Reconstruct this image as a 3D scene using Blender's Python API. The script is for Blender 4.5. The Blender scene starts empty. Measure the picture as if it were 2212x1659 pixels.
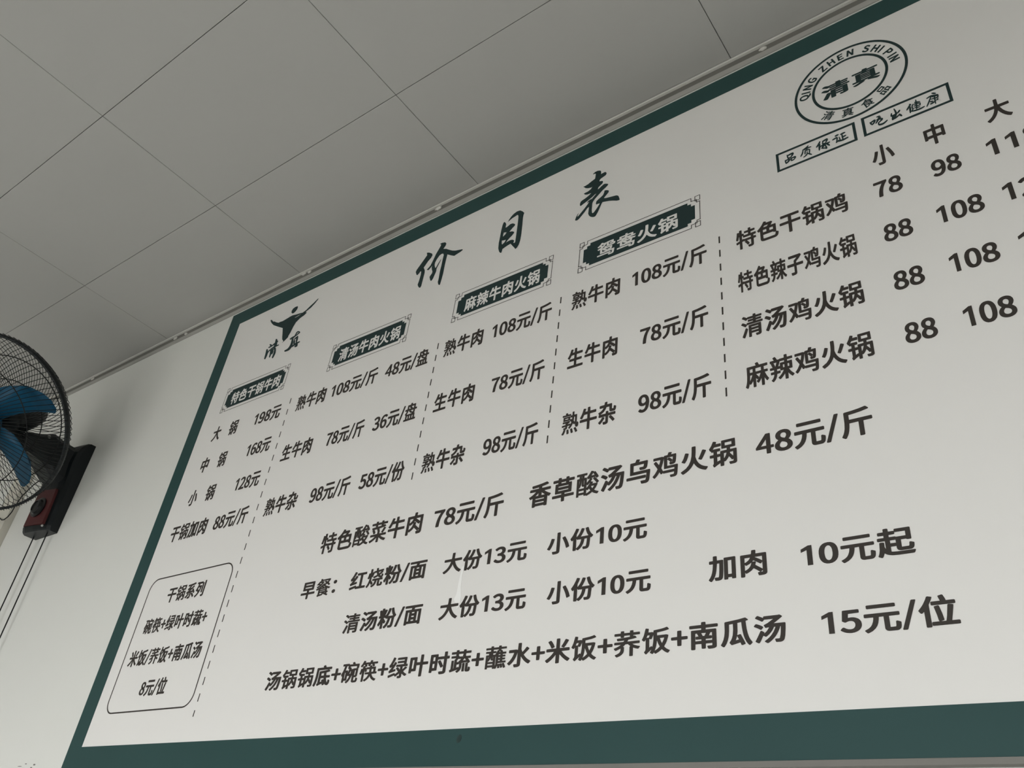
import bpy, bmesh, math, random
from mathutils import Vector, Matrix
random.seed(7)
C = bpy.context.scene.collection
scene = bpy.context.scene
PI = math.pi

# ------------------------------------------------------------ camera
# world: wall with the board is y = 0, room towards -y, x to the right, z = 0 is the ceiling plane
cam_d = bpy.data.cameras.new('camera')
cam = bpy.data.objects.new('camera', cam_d); C.objects.link(cam); scene.camera = cam
FOC = 1786.45
cam_d.sensor_fit = 'HORIZONTAL'; cam_d.sensor_width = 36.0
cam_d.lens = FOC / 2212 * 36.0
cam_d.clip_start = 0.02
R = ((0.80431447, 0.58448831, 0.10701237), (-0.26012809, 0.50827164, -0.82097096), (-0.53423928, 0.6324819, 0.56085206))
cx, cy, cz = (Vector(r).normalized() for r in R)
M = Matrix((cx, -cy, -cz)).transposed().to_4x4()
M.translation = Vector((2.13668594, -0.90859389, -1.40162717))
cam.matrix_world = M

# ------------------------------------------------------------ world, daylight, exposure
w = bpy.data.worlds.new('world'); scene.world = w; w.use_nodes = True
nt = w.node_tree; bg = nt.nodes['Background']
# outside: bright sky and pale facades down to the horizon, darker street below
tc = nt.nodes.new('ShaderNodeTexCoord'); sp = nt.nodes.new('ShaderNodeSeparateXYZ')
mr = nt.nodes.new('ShaderNodeMapRange'); mr.inputs[1].default_value = -.13; mr.inputs[2].default_value = -.01
mx = nt.nodes.new('ShaderNodeMix'); mx.data_type = 'RGBA'
SKY, STREET = 18.5, 1.9
mx.inputs[6].default_value = (STREET, STREET * .99, STREET * .97, 1); mx.inputs[7].default_value = (SKY * .97, SKY * .99, SKY, 1)
nt.links.new(tc.outputs['Generated'], sp.inputs[0]); nt.links.new(sp.outputs['Z'], mr.inputs[0])
nt.links.new(mr.outputs[0], mx.inputs[0]); nt.links.new(mx.outputs[2], bg.inputs[0])
bg.inputs[1].default_value = 1.0
DX0, DX1, DZ1 = -0.75, 0.15, -0.60          # shop door opening
WX0, WX1, WZ0, WZ1 = 1.5, 2.9, -2.00, -0.60  # shop window opening
def portal(name, x0, x1, z0, z1):
    d = bpy.data.lights.new(name, 'AREA'); d.shape = 'RECTANGLE'; d.size = x1 - x0; d.size_y = z1 - z0
    d.cycles.is_portal = True
    o = bpy.data.objects.new(name, d); C.objects.link(o); o.location = ((x0 + x1) / 2, -5.30, (z0 + z1) / 2)
    o.rotation_euler = (PI / 2, 0, 0)
portal('daylight_door', DX0, DX1, -2.85, DZ1); portal('daylight_window', WX0, WX1, WZ0, WZ1)
# low daylight beam falling through the shop door onto the floor
beam = bpy.data.lights.new('daylight_beam', 'SPOT')
beam.energy = 70000.0
beam.color = (1.0, .97, .92)
beam.spot_size = math.radians(24)
beam.shadow_soft_size = 0.3
beam_obj = bpy.data.objects.new('daylight_beam', beam)
C.objects.link(beam_obj)
beam_obj.location = (-1.7, -14.8, 5.9)
beam_obj.rotation_euler = Vector((.12, 1.0, -.80)).to_track_quat('-Z', 'Y').to_euler()
scene.view_settings.view_transform = 'Standard'; scene.view_settings.look = 'None'
scene.view_settings.exposure = 0.21; scene.view_settings.gamma = 1.0
scene.view_settings.use_curve_mapping = False

# ------------------------------------------------------------ materials
def srgb(r, g, b):
    f = lambda c: c / 12.92 if c <= 0.04045 else ((c + 0.055) / 1.055) ** 2.4
    return (f(r / 255), f(g / 255), f(b / 255), 1)

def mat(name, col, rough=0.6, metal=0.0, var=0.0, vscale=6.0, bump=0.0, bscale=60.0, spec=0.5, coat=0.0):
    m = bpy.data.materials.new(name); m.use_nodes = True
    n = m.node_tree; p = n.nodes['Principled BSDF']
    p.inputs['Base Color'].default_value = col
    p.inputs['Roughness'].default_value = rough
    p.inputs['Metallic'].default_value = metal
    p.inputs['Specular IOR Level'].default_value = spec
    p.inputs['Coat Weight'].default_value = coat
    tc = n.nodes.new('ShaderNodeTexCoord')
    if var > 0:
        t = n.nodes.new('ShaderNodeTexNoise'); t.inputs['Scale'].default_value = vscale; t.inputs['Detail'].default_value = 5
        mx = n.nodes.new('ShaderNodeMix'); mx.data_type = 'RGBA'
        mx.inputs[6].default_value = tuple(c * (1 - var) for c in col[:3]) + (1,)
        mx.inputs[7].default_value = tuple(min(1, c * (1 + var)) for c in col[:3]) + (1,)
        n.links.new(tc.outputs['Object'], t.inputs['Vector']); n.links.new(t.outputs['Fac'], mx.inputs[0])
        n.links.new(mx.outputs[2], p.inputs['Base Color'])
    if bump > 0:
        t = n.nodes.new('ShaderNodeTexNoise'); t.inputs['Scale'].default_value = bscale; t.inputs['Detail'].default_value = 4
        b = n.nodes.new('ShaderNodeBump'); b.inputs['Strength'].default_value = bump; b.inputs['Distance'].default_value = 0.002
        n.links.new(tc.outputs['Object'], t.inputs['Vector']); n.links.new(t.outputs['Fac'], b.inputs['Height'])
        n.links.new(b.outputs['Normal'], p.inputs['Normal'])
    return m

M_WALL = mat('wall_paint', srgb(228, 228, 223), 0.75, var=0.015, vscale=3, bump=0.12, bscale=25)
M_CEIL = mat('ceiling_panel_paint', srgb(187, 186, 183), 0.5, var=0.01, vscale=2, bump=0.03, bscale=200)
M_SEAM = mat('seam_shadow', srgb(70, 68, 64), 0.9)
M_LIP = mat('white_trim_paint', srgb(222, 220, 214), 0.5, var=0.03, vscale=9)
M_RAIL_GAPSHADE = mat('rail_grey_gap_shade', srgb(118, 116, 111), 0.6, var=0.08, vscale=14)  # grey of the board's rail, also the painted shade of the ceiling gap
M_WALLSHADE = mat('wall_shade_tone', srgb(176, 174, 169), 0.6, var=0.05, vscale=10)  # wall tone with the shade above the board put into the colour
M_SHEET = mat('board_print_white', srgb(236, 234, 231), 0.5, var=0.008, vscale=4, spec=0.2)
M_GREEN = mat('board_print_green', srgb(49, 77, 76), 0.5, var=0.08, vscale=5, spec=0.15)
M_GREENINK = mat('green_ink', srgb(38, 56, 56), 0.5, var=0.06, vscale=30, spec=0.2)
M_BLACK = mat('black_ink', srgb(60, 55, 51), 0.5, spec=0.2)
M_WHITEINK = mat('white_ink', srgb(236, 234, 231), 0.5, spec=0.2)
M_SPOT = mat('dark_green_spot', srgb(22, 48, 46), 0.4)
M_DRIP = mat('white_glue', srgb(250, 249, 247), 0.35)
M_FLOOR = mat('floor_tile', srgb(160, 160, 157), 0.35, var=0.05, vscale=3)
M_PLASTIC = mat('fan_black_plastic', srgb(15, 21, 24), 0.42, spec=0.35, bump=0.05, bscale=300)
M_WIRE = mat('fan_wire', srgb(15, 18, 19), 0.45, spec=0.3)
M_BLADE = mat('fan_blue_blade', srgb(6, 80, 114), 0.42, spec=0.35)
M_RED = mat('fan_red_panel', srgb(84, 36, 37), 0.45, spec=0.3)
M_KNOB = mat('fan_knob', srgb(16, 17, 18), 0.3)
M_TRUNK = mat('trunking_plastic', srgb(214, 210, 198), 0.5, var=0.03, vscale=5)
M_FRAME = mat('door_frame_metal', srgb(120, 122, 124), 0.4, metal=0.6)
M_SCREW = mat('screw_metal', srgb(190, 190, 188), 0.3, metal=0.9)
M_MARK = mat('grey_smudge', srgb(120, 117, 112), 0.8)

# ------------------------------------------------------------ helpers
def link(name, me, m, parent=None):
    if m is not None and not me.materials: me.materials.append(m)
    o = bpy.data.objects.new(name, me); C.objects.link(o)
    if parent is not None: o.parent = parent
    return o

def obj(name, bm, m, parent=None, smooth=False):
    bmesh.ops.recalc_face_normals(bm, faces=bm.faces)
    me = bpy.data.meshes.new(name); bm.to_mesh(me); bm.free()
    if smooth:
        for p in me.polygons: p.use_smooth = True
    return link(name, me, m, parent)

def struct(o): o['kind'] = 'structure'; return o
def tag(o, label, cat, group=None):
    o['label'] = label; o['category'] = cat
    if group: o['group'] = group
    return o
def empty(name, loc):
    o = bpy.data.objects.new(name, None); C.objects.link(o); o.location = loc; o.empty_display_size = 0.05
    return o

def bx(bm, x0, x1, y0, y1, z0, z1, bev=0.0):
    r = bmesh.ops.create_cube(bm, size=1.0)
    for v in r['verts']:
        v.co = Vector((x0 + (v.co.x + .5) * (x1 - x0), y0 + (v.co.y + .5) * (y1 - y0), z0 + (v.co.z + .5) * (z1 - z0)))
    if bev > 0:
        es = list({e for v in r['verts'] for e in v.link_edges})
        bmesh.ops.bevel(bm, geom=es, offset=bev, segments=2, affect='EDGES', profile=0.7)

def tube(bm, pts, r, n=6, closed=False, ra=None):
    pts = [Vector(p) for p in pts]; N = len(pts); rings = []
    prev = None
    for i, p in enumerate(pts):
        if closed: t = pts[(i + 1) % N] - pts[i - 1]
        else: t = pts[min(i + 1, N - 1)] - pts[max(i - 1, 0)]
        t.normalize()
        a = prev if prev is not None else (Vector((0, 0, 1)) if abs(t.z) < .9 else Vector((1, 0, 0)))
        a = (a - t * a.dot(t)).normalized(); prev = a; b = t.cross(a)
        rr = r if ra is None else ra[i]
        rings.append([bm.verts.new(p + rr * (math.cos(2 * PI * k / n) * a + math.sin(2 * PI * k / n) * b)) for k in range(n)])
    for i in range(N if closed else N - 1):
        A, B = rings[i], rings[(i + 1) % N]
        for k in range(n):
            try: bm.faces.new((A[k], A[(k + 1) % n], B[(k + 1) % n], B[k]))
            except ValueError: pass
    if not closed:
        bm.faces.new(rings[0][::-1]); bm.faces.new(rings[-1])

def lathe(bm, prof, n=40, axis=2, cap=True):
    rings = []
    for r, h in prof:
        rings.append([bm.verts.new((r * math.cos(2 * PI * k / n), r * math.sin(2 * PI * k / n), h)) for k in range(n)])
    for A, B in zip(rings, rings[1:]):
        for k in range(n): bm.faces.new((A[k], A[(k + 1) % n], B[(k + 1) % n], B[k]))
    if cap:
        bm.faces.new(rings[0][::-1]); bm.faces.new(rings[-1])

def loft(bm, secs):
    rings = [[bm.verts.new(Vector(p)) for p in s] for s in secs]; n = len(rings[0])
    for A, B in zip(rings, rings[1:]):
        for k in range(n): bm.faces.new((A[k], A[(k + 1) % n], B[(k + 1) % n], B[k]))
    bm.faces.new(rings[0][::-1]); bm.faces.new(rings[-1])

# ============================================================ THE ROOM
XL, XR, YF, ZF = -3.6, 3.6, -5.149, -2.85
def wall(name, *boxes, m=M_WALL):
    bm = bmesh.new()
    for b in boxes: bx(bm, *b)
    return struct(obj(name, bm, m))
wall('wall_back', (XL - .15, XR + .15, 0.0, .15, ZF, .12))
wall('wall_left', (XL - .15, XL, YF, 0.0, ZF, .12))
wall('wall_right', (XR, XR + .15, YF, 0.0, ZF, .12))
# front wall with a door opening and a window opening
wall('wall_front',
     (XL - .15, DX0, YF - .15, YF, ZF, .12), (DX0, DX1, YF - .15, YF, DZ1, .12), (DX1, WX0, YF - .15, YF, ZF, .12),
     (WX0, WX1, YF - .15, YF, WZ1, .12), (WX0, WX1, YF - .15, YF, ZF, WZ0), (WX1, XR + .15, YF - .15, YF, ZF, .12))
bm = bmesh.new(); bx(bm, XL - .15, XR + .15, YF - .15, .15, ZF - .1, ZF); struct(obj('floor', bm, M_FLOOR))
bm = bmesh.new()
bx(bm, DX0, DX0 + .06, YF - .11, YF - .03, ZF, DZ1); bx(bm, DX1 - .06, DX1, YF - .11, YF - .03, ZF, DZ1); bx(bm, DX0 + .06, DX1 - .06, YF - .11, YF - .03, DZ1 - .06, DZ1)
struct(obj('door_1', bm, M_FRAME))
bm = bmesh.new()
for x in (WX0, (WX0 + WX1) / 2 - .025, WX1 - .05): bx(bm, x, x + .05, YF - .11, YF - .04, WZ0, WZ1)
for z in (WZ0, WZ1 - .05): bx(bm, WX0, WX1, YF - .105, YF - .045, z, z + .05)
struct(obj('window_1', bm, M_FRAME))

# ceiling: backing with lay-in panels 600 x 304 mm, hair seams between them
bm = bmesh.new(); bx(bm, XL, XR, YF, 0, .012, .03)
ceil = struct(obj('ceiling', bm, M_SEAM))
def panel_mesh(w, d):
    b = bmesh.new(); g = .0006
    bx(b, g, w - g, -d + g, -g, 0, .010, .0011)
    me = bpy.data.meshes.new('ceiling_panel'); b.to_mesh(me); b.free(); me.materials.append(M_CEIL)
    return me
ROW0, PITCH = 0.2808, 0.3043
full, first = panel_mesh(.6, PITCH), panel_mesh(.6, ROW0)
for i in range(-6, 6):
    y = 0.0
    for j in range(17):
        o = bpy.data.objects.new('ceiling_panel', first if j == 0 else full); C.objects.link(o); o.parent = ceil
        o.location = (i * .6, y, .0002 + random.uniform(0, .0007))
        o.rotation_euler = (random.uniform(-.0012, .0012), random.uniform(-.0008, .0008), 0)
        y -= ROW0 if j == 0 else PITCH
# wall angle under the ceiling edge: white lip, below it two strips with shade put into their grey
bm = bmesh.new(); bx(bm, XL, XR, -.0075, -.0002, -.0060, -.0012, .0006)
trim = struct(obj('trim_1', bm, M_LIP))
bm = bmesh.new(); bx(bm, XL, XR, -.0026, -.0001, -.0200, -.0061, .0004); obj('gap_shade_strip', bm, M_RAIL_GAPSHADE, trim)  # dark strip painting the shadow gap, no recess is modelled
bm = bmesh.new(); bx(bm, XL, XR, -.0032, -.0001, -.0330, -.0202, .0006); obj('wall_shade_strip', bm, M_WALLSHADE, trim)  # paler strip painting the shaded wall between gap and board
for sx, sz, sr in ((.617, -.008, .0055), (.64, -.012, .004), (1.083, -.012, .0060), (1.86, -.014, .0045), (.045, -.013, .005), (.10, -.016, .004), (-.42, -.011, .005)):
    bm = bmesh.new(); bmesh.ops.create_icosphere(bm, subdivisions=2, radius=1)
    for v in bm.verts:
        k = 1 + .25 * math.sin(v.co.x * 5 + sx * 40) * math.cos(v.co.z * 4)
        v.co = Vector((sx + v.co.x * sr * 1.7 * k, -.0035 + v.co.y * .0035, sz + v.co.z * sr * .9 * k))
    obj('sealant_blob', bm, M_LIP, trim, True)

# ============================================================ THE MENU BOARD
BX0, BX1, BZ0, BZ1 = .354, 2.320, -1.2130, -.0542     # outer edge
IX0, IX1, IZ0, IZ1 = .4025, 2.270, -1.1662, -.1005     # inside of the green border
YB = -.012
board = empty('menu_board', (BX0, 0, BZ0))
tag(board, 'large white wall menu board with dark green border and black Chinese price lists', 'sign')
OX, OZ = BX0, BZ0
def at(o):  # children keep their world place below the board's empty
    o.location = (-OX, 0, -OZ); return o
bm = bmesh.new(); bx(bm, BX0, BX1, YB, -.0005, BZ0, BZ1); at(obj('panel', bm, M_SHEET, board))
def flat(bm, polys, y, th=.0002):
    for P in polys:
        a = [bm.verts.new((x, y, z)) for x, z in P]; b = [bm.verts.new((x, y - th, z)) for x, z in P]
        bm.faces.new(a); bm.faces.new(b[::-1]); n = len(P)
        for i in range(n): bm.faces.new((a[i], a[(i + 1) % n], b[(i + 1) % n], b[i]))
def rect(x0, x1, z0, z1): return [(x0, z0), (x1, z0), (x1, z1), (x0, z1)]
def strip(name, rects, m, parent, y=YB - .0001, th=.0002):
    bm = bmesh.new(); flat(bm, rects, y, th); o = obj(name, bm, m, parent)
    if parent is board: at(o)
    return o
b = strip('border', [rect(BX0, BX1, IZ1, BZ1), rect(BX0, BX1, BZ0, IZ0), rect(BX0, IX0, IZ0, IZ1), rect(IX1, BX1, IZ0, IZ1)], M_GREEN, board)
bm = bmesh.new(); bx(bm, BX0, BX1, -.0135, -.0005, BZ0 - .0064, BZ0 - .0002, .0006); at(obj('bottom_rail', bm, M_RAIL_GAPSHADE, board))

# character outlines in thousandths of an em: (advance, closed outlines as x, z, x, z ...)
PRINTED = {
    '特': (1000, [[74, 771, 103, 780, 185, 763, 186, 840, 191, 849, 213, 857, 288, 857, 303, 852, 311, 840, 312, 655, 382, 652, 400, 645, 405, 633, 405, 558, 413, 554, 614, 555, 614, 643, 432, 648, 421, 662, 421, 730, 425, 741, 444, 749, 613, 750, 616, 843, 632, 857, 716, 858, 735, 851, 739, 840, 740, 755, 744, 749, 916, 749, 936, 740, 939, 662, 928, 648, 747, 644, 740, 640, 739, 562, 744, 554, 963, 554, 978, 547, 985, 537, 985, 465, 978, 454, 963, 448, 869, 447, 863, 443, 865, 365, 957, 363, 972, 357, 978, 346, 978, 277, 972, 265, 957, 259, 864, 255, 863, -7, 854, -45, 837, -67, 785, -90, 728, -96, 632, -97, 616, -92, 609, -82, 588, -10, 594, 5, 613, 12, 737, 15, 735, 257, 539, 255, 616, 168, 665, 93, 664, 80, 657, 73, 600, 36, 578, 32, 554, 43, 510, 114, 433, 205, 437, 224, 485, 256, 400, 259, 375, 274, 316, 256, 311, 249, 310, -85, 300, -94, 285, -98, 210, -98, 189, -88, 186, 208, 178, 212, 72, 178, 50, 179, 36, 193, 21, 265, 23, 277, 32, 285, 178, 327, 186, 333, 184, 543, 166, 544, 160, 540, 139, 440, 119, 383, 103, 376, 85, 377, 25, 409, 13, 421, 48, 577], [738, 368, 735, 447, 382, 448, 363, 462, 362, 543, 319, 544, 311, 540, 313, 370, 382, 387, 400, 381, 410, 365, 416, 363, 728, 363], [185, 702, 177, 658, 182, 653, 186, 658]]),
    '色': (1000, [[943, -32, 891, -67, 838, -82, 772, -87, 322, -85, 241, -74, 194, -53, 157, -17, 141, 27, 138, 440, 132, 443, 88, 419, 58, 424, 8, 502, 9, 521, 132, 614, 185, 665, 238, 724, 284, 787, 322, 851, 338, 863, 366, 865, 447, 834, 455, 815, 437, 780, 441, 776, 635, 776, 663, 780, 691, 771, 739, 737, 743, 715, 653, 588, 863, 586, 883, 580, 893, 568, 892, 190, 978, 158, 996, 140, 986, 65, 976, 30, 969, 8], [276, 221, 277, 65, 286, 43, 307, 34, 385, 29, 800, 32, 819, 39, 832, 51, 841, 71, 851, 115, 858, 177, 769, 183, 756, 193, 752, 221, 747, 224], [277, 468, 278, 344, 440, 346, 439, 468], [582, 468, 582, 345, 752, 346, 751, 468], [297, 590, 475, 587, 538, 658, 360, 661]]),
    '干': (1000, [[453, -102, 432, -95, 422, -79, 421, 330, 53, 333, 32, 340, 21, 355, 22, 440, 32, 450, 47, 456, 420, 458, 422, 665, 413, 669, 91, 672, 73, 690, 74, 777, 85, 787, 107, 793, 900, 793, 922, 787, 935, 771, 935, 693, 929, 680, 916, 672, 572, 668, 572, 458, 953, 456, 971, 449, 980, 437, 979, 352, 969, 340, 947, 333, 572, 331, 570, -85, 560, -96, 541, -102]]),
    '锅': (1000, [[950, -59, 919, -79, 872, -90, 744, -91, 725, -84, 698, -17, 700, -2, 722, 7, 844, 6, 847, 71, 844, 74, 813, 59, 788, 65, 733, 149, 694, 197, 632, 108, 578, 55, 550, 46, 522, 55, 521, -82, 510, -96, 422, -99, 402, -92, 397, -82, 394, 22, 266, -44, 199, -85, 175, -88, 157, -79, 125, -7, 152, 24, 161, 52, 160, 255, 50, 258, 32, 265, 25, 277, 25, 340, 28, 352, 47, 361, 160, 364, 161, 455, 157, 461, 100, 462, 85, 468, 79, 477, 78, 505, 44, 518, 2, 596, 89, 715, 150, 846, 166, 853, 185, 853, 263, 827, 267, 812, 244, 744, 403, 743, 426, 730, 427, 655, 419, 642, 400, 637, 188, 636, 140, 571, 147, 565, 375, 565, 397, 555, 400, 480, 394, 468, 375, 462, 287, 458, 286, 368, 294, 362, 394, 359, 398, 437, 416, 450, 619, 451, 627, 455, 625, 523, 466, 524, 442, 537, 441, 802, 447, 818, 469, 824, 900, 824, 925, 815, 927, 537, 903, 524, 750, 524, 746, 518, 744, 458, 750, 451, 944, 451, 960, 445, 967, 437, 967, -13, 963, -38], [288, 91, 366, 124, 395, 124, 394, 261, 287, 255], [522, 163, 553, 197, 582, 246, 610, 321, 613, 350, 522, 349], [844, 188, 845, 349, 738, 349, 734, 312], [563, 724, 566, 620, 794, 619, 803, 624, 800, 728, 572, 729]]),
    '牛': (1000, [[557, -102, 469, -102, 450, -96, 440, -85, 438, 246, 50, 248, 32, 253, 20, 265, 20, 349, 41, 366, 439, 371, 439, 552, 435, 561, 253, 561, 171, 430, 150, 405, 132, 395, 104, 399, 22, 450, 23, 471, 62, 518, 124, 621, 154, 687, 199, 818, 217, 833, 241, 836, 316, 822, 340, 808, 342, 793, 307, 687, 310, 681, 438, 682, 442, 849, 469, 863, 553, 863, 575, 856, 584, 843, 588, 681, 894, 680, 916, 674, 926, 662, 926, 580, 907, 564, 586, 558, 588, 369, 963, 365, 983, 349, 983, 271, 974, 255, 953, 248, 587, 246, 585, -79, 576, -95]]),
    '肉': (1000, [[68, 705, 94, 716, 428, 716, 436, 740, 447, 843, 460, 855, 482, 860, 560, 860, 587, 846, 589, 818, 582, 717, 907, 716, 932, 706, 938, 690, 938, 15, 933, -32, 918, -60, 882, -87, 835, -99, 691, -106, 663, -99, 653, -88, 630, -13, 632, 4, 660, 18, 794, 17, 797, 74, 791, 76, 738, 26, 719, 19, 703, 23, 594, 115, 497, 186, 419, 107, 325, 48, 269, 24, 250, 21, 228, 30, 207, 58, 203, -82, 192, -98, 172, -104, 97, -104, 70, -95, 63, -76, 63, 690], [795, 121, 796, 371, 791, 371, 753, 329, 735, 323, 716, 325, 588, 418, 503, 473, 494, 475, 460, 428, 553, 428, 572, 422, 580, 412, 580, 387, 558, 308, 560, 299], [435, 408, 375, 363, 272, 313, 253, 312, 235, 318, 206, 352, 205, 130, 272, 157, 328, 197, 368, 240, 401, 293, 417, 333], [397, 593, 207, 595, 205, 418, 255, 437, 328, 489, 369, 537], [551, 593, 557, 584, 678, 511, 791, 433, 796, 433, 794, 595]]),
    '清': (1000, [[338, 409, 363, 418, 863, 418, 885, 411, 891, 396, 891, -10, 886, -38, 875, -57, 853, -74, 819, -86, 753, -93, 678, -93, 658, -79, 637, -17, 638, -4, 660, 7, 763, 6, 767, 15, 766, 58, 466, 60, 458, 55, 458, -79, 454, -88, 428, -96, 357, -96, 339, -88, 335, -73], [238, 319, 300, 275, 308, 255, 238, 90, 161, -70, 150, -80, 125, -83, 47, -34, 40, -17, 111, 121, 197, 312, 216, 321], [767, 155, 767, 190, 763, 194, 466, 194, 458, 190, 458, 155, 463, 151, 760, 151], [767, 290, 767, 321, 763, 325, 466, 326, 458, 321, 458, 290, 463, 285, 760, 285], [976, 455, 966, 445, 950, 441, 272, 442, 222, 384, 207, 378, 188, 379, 116, 432, 10, 499, 11, 515, 55, 568, 72, 575, 100, 571, 188, 521, 250, 479, 255, 483, 256, 521, 275, 533, 544, 534, 549, 546, 544, 568, 328, 571, 316, 583, 316, 637, 320, 649, 338, 657, 544, 657, 549, 662, 548, 683, 319, 687, 297, 692, 263, 652, 235, 646, 219, 652, 144, 710, 63, 760, 57, 777, 103, 833, 125, 841, 175, 821, 288, 750, 297, 771, 316, 779, 544, 779, 549, 783, 550, 845, 560, 853, 578, 857, 653, 857, 669, 851, 675, 840, 676, 783, 682, 779, 922, 777, 935, 771, 939, 762, 939, 702, 925, 689, 685, 687, 675, 680, 676, 662, 682, 657, 903, 653, 914, 640, 914, 587, 910, 575, 891, 568, 682, 568, 675, 562, 675, 540, 685, 533, 960, 532, 977, 518]]),
    '汤': (1000, [[113, 842, 135, 850, 160, 846, 307, 765, 311, 768, 314, 802, 341, 816, 766, 816, 794, 822, 819, 816, 880, 768, 882, 749, 869, 734, 766, 651, 619, 543, 941, 541, 960, 536, 973, 524, 961, 324, 937, 102, 910, -10, 891, -45, 869, -67, 837, -85, 797, -95, 672, -93, 652, -79, 630, -4, 634, 12, 650, 22, 760, 20, 775, 40, 798, 130, 811, 227, 827, 412, 825, 421, 819, 422, 810, 418, 777, 327, 726, 221, 666, 124, 603, 47, 528, -27, 438, -95, 413, -102, 388, -96, 325, -48, 322, -27, 410, 37, 469, 89, 541, 171, 598, 258, 636, 337, 666, 415, 663, 422, 621, 421, 573, 324, 528, 258, 460, 183, 388, 122, 366, 115, 348, 118, 287, 158, 197, -23, 166, -75, 144, -82, 122, -79, 44, -26, 43, -7, 114, 124, 207, 318, 232, 329, 253, 325, 316, 280, 328, 265, 319, 233, 322, 230, 399, 302, 464, 399, 472, 418, 469, 422, 425, 421, 385, 412, 357, 419, 319, 496, 320, 515, 434, 571, 614, 696, 341, 699, 297, 647, 278, 640, 260, 642, 67, 765, 67, 787], [15, 505, 62, 568, 97, 575, 175, 540, 244, 500, 292, 465, 298, 443, 249, 374, 228, 365, 213, 366, 119, 429, 25, 481, 16, 490]]),
    '麻': (1000, [[-1, -35, -1, -20, 29, 52, 48, 121, 66, 221, 77, 374, 77, 724, 82, 735, 103, 743, 469, 743, 473, 749, 444, 818, 444, 833, 463, 844, 544, 862, 569, 850, 622, 743, 950, 743, 972, 733, 975, 655, 966, 641, 950, 637, 810, 633, 810, 508, 816, 501, 950, 500, 970, 490, 972, 418, 966, 407, 950, 401, 850, 401, 843, 396, 909, 252, 960, 173, 998, 124, 1001, 108, 944, 51, 928, 46, 908, 49, 875, 87, 812, 193, 810, -76, 803, -88, 785, -95, 713, -95, 689, -82, 685, 196, 635, 118, 569, 42, 550, 38, 531, 43, 476, 102, 478, 115, 537, 177, 588, 250, 645, 358, 659, 396, 653, 401, 469, 399, 572, 282, 583, 258, 544, 197, 522, 187, 494, 195, 453, 246, 452, -76, 444, -89, 428, -95, 353, -95, 331, -82, 328, 172, 273, 90, 232, 46, 216, 41, 197, 45, 168, 71, 145, -4, 114, -76, 104, -85, 88, -90, 69, -86], [191, 178, 210, 199, 249, 265, 291, 356, 303, 399, 207, 399], [453, 633, 454, 502, 557, 498, 682, 501, 688, 505, 685, 636], [207, 502, 328, 502, 328, 635, 207, 634]]),
    '辣': (1000, [[975, 732, 978, 655, 966, 643, 763, 640, 757, 630, 760, 578, 928, 577, 951, 565, 950, 284, 928, 273, 807, 272, 800, 268, 888, 145, 922, 108, 1003, 36, 1002, 21, 951, -35, 928, -43, 903, -35, 829, 37, 760, 124, 755, -85, 732, -98, 641, -94, 630, -79, 628, 123, 553, 44, 482, -18, 432, -51, 400, -48, 344, 12, 343, 27, 419, 80, 482, 134, 535, 193, 586, 268, 582, 272, 466, 273, 450, 279, 444, 290, 441, 357, 319, 358, 310, 352, 312, 283, 425, 282, 444, 276, 450, 265, 447, 193, 425, 183, 307, 180, 290, 96, 251, 12, 203, -49, 146, -95, 128, -99, 110, -95, 58, -42, 54, -32, 57, -21, 110, 22, 152, 80, 169, 124, 180, 177, 175, 183, 66, 183, 47, 190, 41, 202, 42, 268, 63, 282, 182, 283, 185, 349, 178, 358, 41, 359, 19, 371, 18, 437, 22, 448, 41, 455, 125, 455, 130, 462, 69, 612, 68, 627, 41, 632, 31, 643, 30, 712, 38, 722, 53, 727, 207, 729, 157, 812, 160, 831, 228, 862, 257, 860, 273, 846, 306, 799, 344, 728, 416, 727, 447, 741, 625, 741, 630, 749, 633, 849, 653, 858, 735, 858, 750, 852, 756, 843, 760, 742, 953, 741], [628, 368, 629, 480, 569, 483, 564, 474, 566, 368], [760, 367, 822, 366, 828, 371, 825, 482, 758, 480], [629, 637, 463, 640, 441, 630, 435, 602, 371, 458, 443, 458, 444, 558, 450, 571, 469, 577, 625, 577, 630, 583], [241, 456, 279, 533, 310, 628, 188, 627, 245, 487, 246, 468, 236, 458]]),
    '火': (1000, [[541, 852, 563, 846, 574, 830, 571, 627, 556, 458, 593, 343, 637, 255, 700, 170, 775, 103, 866, 52, 982, 12, 993, -1, 992, -17, 942, -85, 919, -97, 891, -93, 788, -55, 700, -6, 625, 55, 558, 130, 494, 229, 451, 152, 394, 78, 316, 7, 228, -51, 125, -99, 103, -104, 82, -99, 22, -31, 22, -10, 44, 6, 207, 92, 310, 199, 377, 333, 413, 499, 424, 652, 428, 836, 438, 846, 457, 852], [305, 633, 315, 621, 315, 605, 285, 502, 242, 399, 188, 315, 172, 302, 147, 298, 60, 341, 51, 352, 52, 365, 84, 408, 126, 487, 182, 648, 197, 659, 216, 661], [672, 339, 666, 349, 668, 365, 726, 471, 807, 651, 828, 661, 847, 660, 940, 621, 945, 599, 929, 565, 850, 412, 792, 315, 778, 305, 753, 301]]),
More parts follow.
